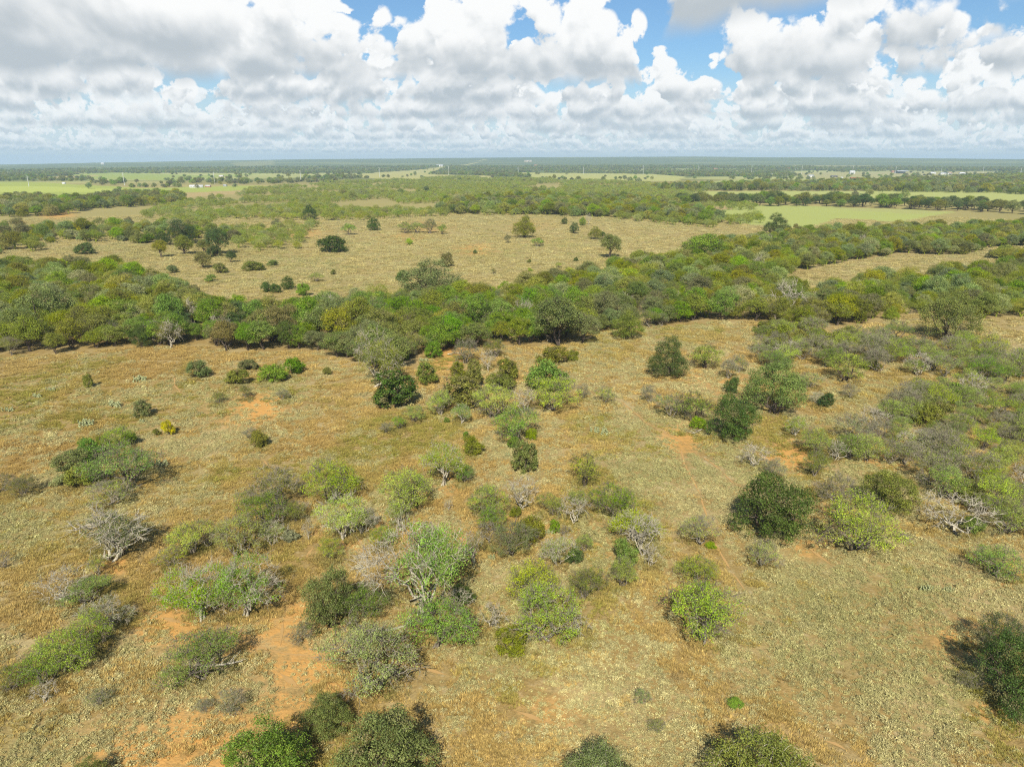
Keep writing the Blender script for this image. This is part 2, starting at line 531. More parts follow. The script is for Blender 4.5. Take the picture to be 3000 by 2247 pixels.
def bark_mat():
    m, N, out = new_mat('bark')
    oi = N.n('ShaderNodeObjectInfo')
    co = N.n('ShaderNodeTexCoord').outputs['Object']
    n = N.noise(co, 4.0, 4, .6)
    b = N.n('ShaderNodeBsdfDiffuse')
    c = N.mix(N.step(n, .3, .7), N.mix(1.0, oi.outputs['Color'], (.55, .52, .5), 'MULTIPLY'), N.mix(1.0, oi.outputs['Color'], (1.25, 1.22, 1.2), 'MULTIPLY'))
    N.put(b.inputs['Color'], c)
    N.t.links.new(b.outputs[0], out.inputs[0])
    return m


M_LEAF = foliage_mat('foliage')
M_LEAFMASS = foliage_mat('foliage_mixed', 1.0)
M_BARK = bark_mat()


def ground_mat():
    m, N, out = new_mat('dry_grassland')
    pos = N.n('ShaderNodeNewGeometry').outputs['Position']
    base = N.attr('base', 'Color')
    soil = N.attr('soil')
    green = N.attr('green')
    gold = N.attr('gold')
    near = N.attr('near')
    n_big = N.noise(pos, 0.018, 3, .55)
    n_mid = N.noise(pos, 0.11, 4, .6)
    n_sml = N.noise(pos, 0.9, 4, .65)
    n_fin = N.noise(pos, 4.5, 3, .6)
    c = base
    c = N.mix(N.m('MULTIPLY', near, N.step(n_mid, .42, .68)), c, (.36, .285, .14))
    c = N.mix(N.m('MULTIPLY', near, N.step(n_big, .48, .66, 0, .6)), c, (.28, .195, .066))
    g2 = N.m('MULTIPLY', green, N.step(n_mid, .32, .6))
    c = N.mix(N.m('MULTIPLY', g2, .8), c, (.17, .165, .042))
    c = N.mix(N.m('MULTIPLY', gold, N.step(n_sml, .3, .7, .35, .9)), c, (.27, .18, .056))
    c = N.mix(N.m('MULTIPLY', near, N.step(n_sml, .52, .72, 0, .55)), c, (.42, .36, .21))
    c = N.mix(N.m('MULTIPLY', near, N.step(n_sml, .47, .30, 0, .5)), c, (.21, .15, .055))
    c = N.mix(N.step(n_fin, .35, .75, 0, .35), c, N.mix(1.0, c, (1.5, 1.5, 1.45), 'MULTIPLY'))
    c = N.mix(N.step(n_fin, .5, .28, 0, .4), c, N.mix(1.0, c, (.55, .5, .42), 'MULTIPLY'))
    sm = N.m('ADD', soil, N.m('MULTIPLY_ADD', n_sml, 1.9, -.95))
    sm = N.m('ADD', sm, N.m('MULTIPLY_ADD', n_mid, .9, -.45))
    sm = N.m('MULTIPLY', N.step(sm, .0, .85), N.step(soil, .03, .40))
    c = N.mix(N.m('MULTIPLY', sm, .92), c, N.mix(n_mid, (.56, .32, .10), (.52, .265, .075)))
    b = N.n('ShaderNodeBsdfDiffuse')
    N.put(b.inputs['Color'], c)
    bmp = N.n('ShaderNodeBump')
    bmp.inputs['Strength'].default_value = 0.5
    bmp.inputs['Distance'].default_value = 0.3
    N.put(bmp.inputs['Height'], N.m('ADD', n_sml, N.m('MULTIPLY', n_fin, .4)))
    N.put(b.inputs['Normal'], bmp.outputs[0])
    N.t.links.new(b.outputs[0], out.inputs[0])
    return m


def soil_mat():
    m, N, out = new_mat('bare_orange_soil')
    pos = N.n('ShaderNodeNewGeometry').outputs['Position']
    n = N.noise(pos, 1.2, 4, .6)
    c = N.mix(n, (.36, .23, .095), (.50, .31, .12))
    b = N.n('ShaderNodeBsdfDiffuse')
    N.put(b.inputs['Color'], c)
    N.t.links.new(b.outputs[0], out.inputs[0])
    return m


def cover_mat():
    m, N, out = new_mat('ground_cover')
    c = N.attr('tuft', 'Color', 'INSTANCER')
    c = N.mix(N.step(N.vm('LENGTH', c), 0.0, .01), (.34, .26, .11), c)
    tint = N.attr('tint')
    isl = N.n('ShaderNodeNewGeometry').outputs['Random Per Island']
    k = N.m('MULTIPLY', tint, N.m('MULTIPLY_ADD', isl, .6, .7))
    c = N.mix(1.0, c, N.xyz(k, k, k), 'MULTIPLY')
    b = N.n('ShaderNodeBsdfDiffuse'); N.put(b.inputs['Color'], c)
    tl = N.n('ShaderNodeBsdfTranslucent'); N.put(tl.inputs['Color'], c)
    ms = N.n('ShaderNodeMixShader'); ms.inputs[0].default_value = .3
    N.t.links.new(b.outputs[0], ms.inputs[1]); N.t.links.new(tl.outputs[0], ms.inputs[2])
    N.t.links.new(ms.outputs[0], out.inputs[0])
    return m


# ------------------------------------------------------------------ ground sheet
def field_colour(x, y):
    """the land's own colour at a place: dry grass near by, farmland and woods far off"""
    r = np.hypot(x, y)
    col = np.zeros(x.shape + (3,))
    col[:] = (.275, .192, .074)
    fr = sstep(180, 320, r)[..., None]
    col = col * (1 - fr) + np.array([.300, .245, .105]) * fr
    far = sstep(420, 700, r)
    patch = fbm(x / 260, y / 160, 31, 3)
    mid = np.stack([.24 + .12 * patch, .215 + .09 * patch, .085 + .04 * patch], -1)
    col = col * (1 - far[..., None]) + mid * far[..., None]
    vfar = sstep(1500, 2400, r)
    p2 = fbm(x / 900, y / 420, 61, 4)
    wood = sstep(.46, .54, p2)
    vf = np.array([.33, .34, .13]) * (1 - wood[..., None]) + np.array([.12, .15, .055]) * wood[..., None]
    p3 = vnoise(x / 180, y / 90, 71)
    vf = vf * (0.85 + 0.3 * p3[..., None])
    col = col * (1 - vfar[..., None]) + vf * vfar[..., None]
    hf = sstep(3600, 4600, r) * (0.72 + .28 * sstep(.35, .55, vnoise(x / 900, y / 350, 73)))
    col = col * (1 - hf[..., None]) + np.array([.12, .15, .065]) * hf[..., None]
    for poly, c in FIELDS:
        k = inpoly(x, y, poly)
        col[k] = np.array(c)
    return col


def build_ground():
    a = np.concatenate([np.linspace(-math.pi, -0.95, 30)[:-1], np.linspace(-0.95, 0.95, 330), np.linspace(0.95, math.pi, 30)[1:-1]])
    rr = [6, 14, 24, 34]
    while rr[-1] < 12000:
        rr.append(rr[-1] * (1.013 if rr[-1] < 260 else 1.022 if rr[-1] < 2500 else 1.035))
    rr = np.array(rr)
    R, A = np.meshgrid(rr, a, indexing='ij')
    X = (R * np.sin(A)); Y = (R * np.cos(A))
    Z = terrain(X, Y)
    nr, na = X.shape
    idx = np.arange(nr * na).reshape(nr, na)
    f = np.stack([idx[:-1], idx[1:], np.roll(idx[1:], -1, 1), np.roll(idx[:-1], -1, 1)], -1).reshape(-1, 4)
    f = f[:, ::-1]
    v = np.stack([X, Y, Z], -1).reshape(-1, 3)
    v = np.concatenate([v, [[0, 0, float(terrain(0, 0))]]])
    c = len(v) - 1
    tri = np.stack([idx[0], np.full(na, c), np.roll(idx[0], -1)], -1)[:, ::-1]
    x, y = v[:, 0], v[:, 1]
    r = np.hypot(x, y)
    attrs = dict(base=field_colour(x, y), soil=np.minimum(1, 1.25 * blobs(x, y, SOIL, 1.3)), green=blobs(x, y, GREENP), gold=blobs(x, y, GOLD), near=1 - sstep(380, 620, r))
    me = mesh_from('ground', v, [f, tri], ground_mat(), attrs, smooth=True)
    tag(link('ground', me), kind='structure')


build_ground()


def build_trails():
    mat = soil_mat()
    for pts, wd in TRAILS:
        if wd <= 0:
            continue
        P = np.array([at(*p) for p in pts])
        # resample and wander
        seg = np.hypot(*np.diff(P, axis=0).T)
        s = np.concatenate([[0], np.cumsum(seg)])
        t = np.arange(0, s[-1], 0.35)
        x = np.interp(t, s, P[:, 0]); y = np.interp(t, s, P[:, 1])
        x = x + 0.5 * (fbm(t / 5, t * 0 + wd * 9, 8, 3) - .5); y = y + 0.5 * (fbm(t / 5, t * 0 + 40 + wd, 9, 3) - .5)
        dx = np.gradient(x); dy = np.gradient(y); L = np.hypot(dx, dy); nx, ny = -dy / L, dx / L
        w = 0.95 * wd * (0.15 + 1.0 * fbm(t / 1.6, t * 0 + 3, 12, 3)) * np.minimum(1, np.minimum(t, s[-1] - t) / 2 + .15)
        w = np.maximum(w - 0.10, 0.01)
        a = np.stack([x + nx * w / 1.6, y + ny * w / 1.6], 1); b = np.stack([x - nx * w / 1.6, y - ny * w / 1.6], 1)
        v = np.concatenate([a, b])
        z = terrain(v[:, 0], v[:, 1]) + 0.03
        n = len(t)
        i = np.arange(n - 1)
        f = np.stack([i, i + n, i + n + 1, i + 1], 1)
        me = mesh_from('dirt_path', np.column_stack([v, z]), f, mat)
        tag(link('dirt_path', me), kind='structure')


build_trails()


# ------------------------------------------------------------------ tree prototypes
def tubes(paths):
    """paths: list of (points (n,3), radii (n,), sides)"""
    V = []; F4 = []; off = 0
    for pts, rad, k in paths:
        pts = np.asarray(pts, float); n = len(pts)
        d = np.gradient(pts, axis=0)
        d /= np.linalg.norm(d, axis=1)[:, None] + 1e-9
        ref = np.where(np.abs(d[:, 2:3]) > .9, np.array([[1., 0, 0]]), np.array([[0, 0, 1.]]))
        u = np.cross(d, ref); u /= np.linalg.norm(u, axis=1)[:, None] + 1e-9
        w = np.cross(d, u)
        ang = np.arange(k) * 2 * math.pi / k
        ring = pts[:, None, :] + (u[:, None, :] * np.cos(ang)[None, :, None] + w[:, None, :] * np.sin(ang)[None, :, None]) * np.asarray(rad)[:, None, None]
        V.append(ring.reshape(-1, 3))
        idx = off + np.arange(n * k).reshape(n, k)
        F4.append(np.stack([idx[:-1], np.roll(idx[:-1], -1, 1), np.roll(idx[1:], -1, 1), idx[1:]], -1).reshape(-1, 4))
        off += n * k
    return np.concatenate(V), np.concatenate(F4)


def curve(a, b, rng, n=5, sag=0.1, jit=0.05):
    a = np.asarray(a, float); b = np.asarray(b, float)
    t = np.linspace(0, 1, n)[:, None]
    L = np.linalg.norm(b - a)
    mid = (a + b) / 2 + np.array([0, 0, sag * L]) + rng.normal(0, jit * L, 3)
    p = (1 - t) ** 2 * a + 2 * t * (1 - t) * mid + t ** 2 * b
    p[1:-1] += rng.normal(0, jit * L * .45, (n - 2, 3))
    return p


def leaf_quads(cen, nrm, size, aspect, rng, droop=0.0):
    """rhombic leaf blades"""
    n = len(cen)
    nrm = nrm / (np.linalg.norm(nrm, axis=1)[:, None] + 1e-9)
    r = rng.normal(0, 1, (n, 3)); r[:, 2] -= droop
    u = np.cross(nrm, r); u /= np.linalg.norm(u, axis=1)[:, None] + 1e-9
    if droop:
        u = r / (np.linalg.norm(r, axis=1)[:, None] + 1e-9)
    w = np.cross(nrm, u); w /= np.linalg.norm(w, axis=1)[:, None] + 1e-9
    s = (size * rng.uniform(.65, 1.35, n))[:, None]
    a = u * s * .5; b = w * s * .5 * aspect
    v = np.stack([cen - a, cen + b + a * .1, cen + a, cen - b + a * .1], 1).reshape(-1, 3)
    f = np.arange(4 * n).reshape(n, 4)
    return v, f


STYLE = dict(
    oak=dict(W=10, H=8.5, zb=.02, M=190, nl=105, leaf=.18, asp=.62, droop=0, tw=1, dead=0, stems=4, rc=.078, nb=13, br=(.30, .50), flat=.85),
    wood=dict(W=8, H=7.6, zb=.08, M=130, nl=95, leaf=.19, asp=.6, droop=0, tw=2, dead=.06, stems=2, rc=.092, nb=11, br=(.26, .48), flat=.85),
    mesq=dict(W=8, H=5.6, zb=.12, M=150, nl=76, leaf=.15, asp=.34, droop=.5, tw=3, dead=.17, stems=4, rc=.074, nb=12, br=(.22, .42), flat=.65),
    thin=dict(W=7.5, H=5.5, zb=.12, M=115, nl=52, leaf=.14, asp=.34, droop=.5, tw=5, dead=.32, stems=4, rc=.078, nb=10, br=(.22, .40), flat=.65),
    half=dict(W=11, H=8.0, zb=.10, M=165, nl=85, leaf=.165, asp=.42, droop=.2, tw=3, dead=.38, stems=3, rc=.068, nb=13, br=(.20, .36), flat=.7),
    dead=dict(W=6, H=5.0, zb=.16, M=34, nl=0, leaf=.2, asp=.4, droop=0, tw=4, dead=1, stems=3, rc=.12, nb=8, br=(.24, .40), flat=.8),
    bush=dict(W=3.4, H=2.5, zb=0, M=80, nl=80, leaf=.13, asp=.6, droop=0, tw=1, dead=0, stems=5, rc=.10, nb=7, br=(.36, .58), flat=.85),
    vine=dict(W=4, H=4.2, zb=0, M=105, nl=64, leaf=.18, asp=.7, droop=0, tw=1, dead=.03, stems=3, rc=.095, nb=8, br=(.36, .56), flat=1.0),
)


def build_proto(style, seed):
    S = STYLE[style]
    rng = np.random.default_rng(seed)
    W, H = S['W'], S['H']
    zb = S['zb'] * H
    rz = (H - zb) / 2
    cz = zb + rz
    # the crown is a heap of billows, each studded with leaf clumps
    nb = S['nb']
    bl = []
    for i in range(nb):
        br = rng.uniform(*S['br']) * W / 2
        ang = 2 * math.pi * (i * .618 + rng.uniform(-.08, .08))
        t = math.sqrt((i + .3) / nb)
        rad = (W / 2 - br) * min(1.0, t * rng.uniform(.75, 1.15))
        top = (H - br * S['flat']) * (1 - .45 * t * t * rng.uniform(.5, 1.2))
        low = zb + br * S['flat'] * .8
        if style in ('oak', 'bush', 'vine') and i % 2:
            z = low + (top - low) * rng.uniform(.0, .45)
            rad = (W / 2 - br) * rng.uniform(.8, 1.08)
        else:
            z = low + (top - low) * rng.uniform(.55, 1.0)
        bl.append((np.array([rad * math.cos(ang), rad * math.sin(ang), max(z, low)]), br))
    cl = []
    tries = 0
    mind = S['rc'] * W * .70
    while len(cl) < S['M'] and tries < S['M'] * 60:
        tries += 1
        bc, br = bl[rng.integers(nb)]
        d = rng.normal(0, 1, 3); d /= np.linalg.norm(d)
        if d[2] < -.35 and rng.random() < .8:
            continue
        p = bc + d * br * np.array([1, 1, S['flat']]) * (.72 + .28 * rng.random() ** .5)
        if p[2] < .25 * S['rc'] * W:
            continue
        # buried inside another billow
        if any(np.linalg.norm((p - c2) / np.array([1, 1, S['flat']])) < r2 * .72 for c2, r2 in bl if c2 is not bc) and rng.random() < .8:
            continue
        if cl and np.min(np.sum((np.array(cl) - p) ** 2, 1)) < mind * mind and tries < S['M'] * 40:
            continue
        cl.append(p)
    cl = np.array(cl)
    M = len(cl)
    deadm = rng.random(M) < S['dead']
    if style == 'half':         # dead limbs gather on one side and the top
        sd = rng.normal(0, 1, 3); sd[2] = .4
        sc = (cl - [0, 0, cz]) @ sd / W + rng.normal(0, .25, M)
        deadm = sc > np.quantile(sc, 1 - S['dead'])
    # limbs
    paths = []
    nodes = []; nrad = []
    r0 = {'oak': .22, 'wood': .2, 'mesq': .15, 'thin': .12, 'half': .17, 'dead': .13, 'bush': .05, 'vine': .08}[style]
    nl = S['stems']
    lim = [cl[rng.integers(M)]]
    while len(lim) < nl + 4:
        cand = cl[rng.choice(M, min(14, M), replace=False)]
        dist = np.min(np.linalg.norm(cand[:, None] - np.array(lim)[None], axis=2), 1)
        lim.append(cand[np.argmax(dist)])
    forkz = H * rng.uniform(.08, .2)
    forks = []
    for i in range(nl):
        b0 = np.array([*rng.normal(0, .03 * W * (nl > 2), 2), -.15])
        fk = np.array([*(rng.normal(0, .06, 2) * W), forkz * rng.uniform(.8, 1.8)])
        fk[:2] += lim[i][:2] * .18
        p = curve(b0, fk, rng, 4, 0, .08)
        paths.append((p, np.linspace(r0, r0 * .75, 4), 6))
        forks.append(fk)
    for i, e in enumerate(lim):
        fk = forks[i % nl]
        e2 = fk + (e - fk) * .92
        p = curve(fk, e2, rng, 8, .10 if style != 'dead' else .02, .10 if style not in ('dead', 'half') else .16)
        rad = np.linspace(r0 * .72, r0 * .14, 8)
        paths.append((p, rad, 5))
        nodes.extend(p[2:]); nrad.extend(rad[2:])
    nodes = np.array(nodes); nrad = np.array(nrad)
    order = np.argsort(np.linalg.norm(cl - [0, 0, forkz], axis=1))
    for j in order:
        c = cl[j]
        dd = np.linalg.norm(nodes - c, axis=1) + 0.35 * np.maximum(0, np.linalg.norm(nodes - [0, 0, forkz], axis=1) - np.linalg.norm(c - [0, 0, forkz]))
        k = int(np.argmin(dd))
        if np.linalg.norm(nodes[k] - c) < .1:
            continue
        ra = min(nrad[k] * .75, r0 * .4)
        p = curve(nodes[k], c, rng, 5, .08, .13)
        rad = np.linspace(ra, max(ra * .35, .012), 5)
        paths.append((p, rad, 4))
        nodes = np.concatenate([nodes, p[2:]]); nrad = np.concatenate([nrad, rad[2:]])
    # twigs
    rc = S['rc'] * W
    for j in range(M):
        out = cl[j] - np.array([0, 0, cz * .7]); out /= np.linalg.norm(out) + 1e-6
        nt = S['tw'] if not (deadm[j] and S['dead'] < 1) else max(S['tw'], 4) + 1
        for q in range(nt):
            d = out * .8 + rng.normal(0, .75, 3); d /= np.linalg.norm(d)
            L = rc * rng.uniform(.6, 1.35) * (1.15 if deadm[j] else 1)
            a = cl[j] + rng.normal(0, .05 * rc, 3)
            b = a + d * L
            mid = (a + b) / 2 + rng.normal(0, .12 * L, 3)
            thick = .017 if style != 'dead' else .022
            paths.append((np.array([a, mid, b]), [thick * 1.5, thick, thick * .4], 3))
            if deadm[j]:
                for _ in range(2):
                    e = mid + (d + rng.normal(0, .8, 3)) * L * .45
                    paths.append((np.array([mid, e]), [thick * .8, thick * .35], 3))
    tv, tf = tubes(paths)
    ctr = np.array([*((np.quantile(cl[:, :2], .04, 0) + np.quantile(cl[:, :2], .96, 0)) / 2), 0.0])
    tv = tv - ctr
    trunk = mesh_from(style + '_trunk', tv, tf, M_BARK, smooth=True)
    # leaves
    crown = None
    if S['nl']:
        cen = []; nrm = []; tint = []; dry = []
        for j in range(M):
            if deadm[j]:
                n = int(S['nl'] * (.0 if style == 'half' else .12))
            else:
                n = int(S['nl'] * rng.uniform(.25 if style in ('mesq', 'thin') else .55, 1.45))
            if n == 0:
                continue
            g = rng.normal(0, 1, (n, 3)); g /= np.linalg.norm(g, axis=1)[:, None]
            rad = rc * rng.uniform(.7, 1.45) * rng.random(n)[:, None] ** .45
            p = g * rad * np.array([1.1, 1.1, .75]) + cl[j]
            nn = g + np.array([0, 0, .6]) + rng.normal(0, .7, (n, 3))
            cen.append(p); nrm.append(nn)
            dry.append(np.full(n, rng.uniform(.3, .8) if rng.random() < .10 else rng.uniform(0, .06)))
            tint.append(np.full(n, rng.uniform(.72, 1.28)) * rng.uniform(.9, 1.1, n))
        cen = np.concatenate(cen); nrm = np.concatenate(nrm); tint = np.concatenate(tint); dry = np.concatenate(dry)
        cen = cen - ctr
        k = cen[:, 2] > .03
        cen, nrm, tint, dry = cen[k], nrm[k], tint[k], dry[k]
        v, f = leaf_quads(cen, nrm, S['leaf'], S['asp'], rng, S['droop'])
        v[:, 2] = np.maximum(v[:, 2], .0)
        crown = mesh_from(style + '_crown', v, f, M_LEAF, dict(tint=np.repeat(tint, 4), dry=np.repeat(dry, 4)))
    ref = cen if crown is not None and style != 'half' else tv
    rr_ = np.hypot(ref[:, 0], ref[:, 1])
    return dict(trunk=trunk, crown=crown, W=2 * float(np.quantile(rr_, .94)), H=float(np.quantile(ref[:, 2], .985)), style=style)


COUNT = dict(oak=5, wood=6, mesq=6, thin=4, half=4, dead=4, bush=4, vine=3)
PROTO = {k: [build_proto(k, 100 * i + 11 * j + 5) for j in range(n)] for i, (k, n) in enumerate(COUNT.items())}

TINT = dict(
    dark=(.056, .100, .016), oak=(.085, .145, .024), grey=(.190, .232, .064), olive=(.215, .242, .030), green=(.205, .320, .028),
    bright=(.235, .410, .030), lime=(.430, .540, .036), mesq=(.345, .455, .048), leafy=(.140, .220, .028), pale=(.320, .370, .085), brown=(.235, .225, .066),
    gold=(.330, .330, .028), yellow=(.60, .54, .030), sage=(.310, .330, .150), fresh=(.250, .430, .034))
BARK = dict(grey=(.20, .175, .135), dark=(.11, .09, .07), pale=(.43, .40, .31), mid=(.26, .235, .18))
NAME = dict(oak='oak_tree', wood='woodland_tree', mesq='mesquite_tree', thin='mesquite_tree', half='half_dead_tree', dead='dead_tree', bush='shrub', vine='vine_covered_shrub')
CAT = dict(oak='tree', wood='tree', mesq='tree', thin='tree', half='tree', dead='dead tree', bush='shrub', vine='shrub')
prng = random.Random(5)


def plant(style, x, y, W, ratio=None, tint='oak', bark=None, label=None, group=None, rot=None, var=None, name=None, cat=None):
    lst = PROTO[style]
    P = lst[(prng.randrange(len(lst)) if var is None else var) % len(lst)]
    s = W / P['W']
    sz = s if ratio is None else W * ratio / P['H']
    o = bpy.data.objects.new(name or NAME[style], None)
    o.empty_display_size = .3
    C.objects.link(o)
    o.location = (x, y, float(terrain(x, y)))
    o.rotation_euler = (prng.gauss(0, .05), prng.gauss(0, .05), prng.uniform(0, 6.28) if rot is None else rot)
    o.scale = (s * prng.uniform(.9, 1.1), s * prng.uniform(.9, 1.1), sz)
    tag(o, label, cat or CAT[style], group)
    if bark is None:
        bark = {'dead': 'pale', 'half': 'pale', 'thin': 'mid', 'mesq': 'grey'}.get(style, 'dark')
    b = link('trunk' if style != 'dead' else 'trunk', P['trunk'], o)
    b.color = (*BARK[bark], 1)
    if P['crown'] is not None:
        c = link('crown', P['crown'], o)
        t = TINT[tint] if isinstance(tint, str) else tint
        if style == 'bush' and tint in ('lime', 'fresh', 'bright', 'gold'):
            t = tuple(q * .66 for q in t)
        j = [prng.uniform(.94, 1.06) for _ in range(3)]
        c.color = (t[0] * j[0], t[1] * j[1], t[2] * j[2], 1)
    return o


def place(cx, cy, w, style, tint, label, ratio=None, bark=None, group=None, **kw):
    """a plant whose middle shows at photograph point (cx, cy), w pixels wide"""
    P = PROTO[style][0]
    if style in ('mesq', 'thin') and ratio and w > 60:
        ratio = ratio * .88
    rt = ratio or P['H'] / P['W']
    H = 3.0
    for _ in range(6):
        W = (1.18 if style in ('mesq', 'thin', 'half') else 1.08) * w * depth(cx, cy, H * .47) / FPX
        H = W * rt
    x, y = at(cx, cy, H * .47)
    return plant(style, x, y, W, ratio, tint, bark, label, group, **kw)


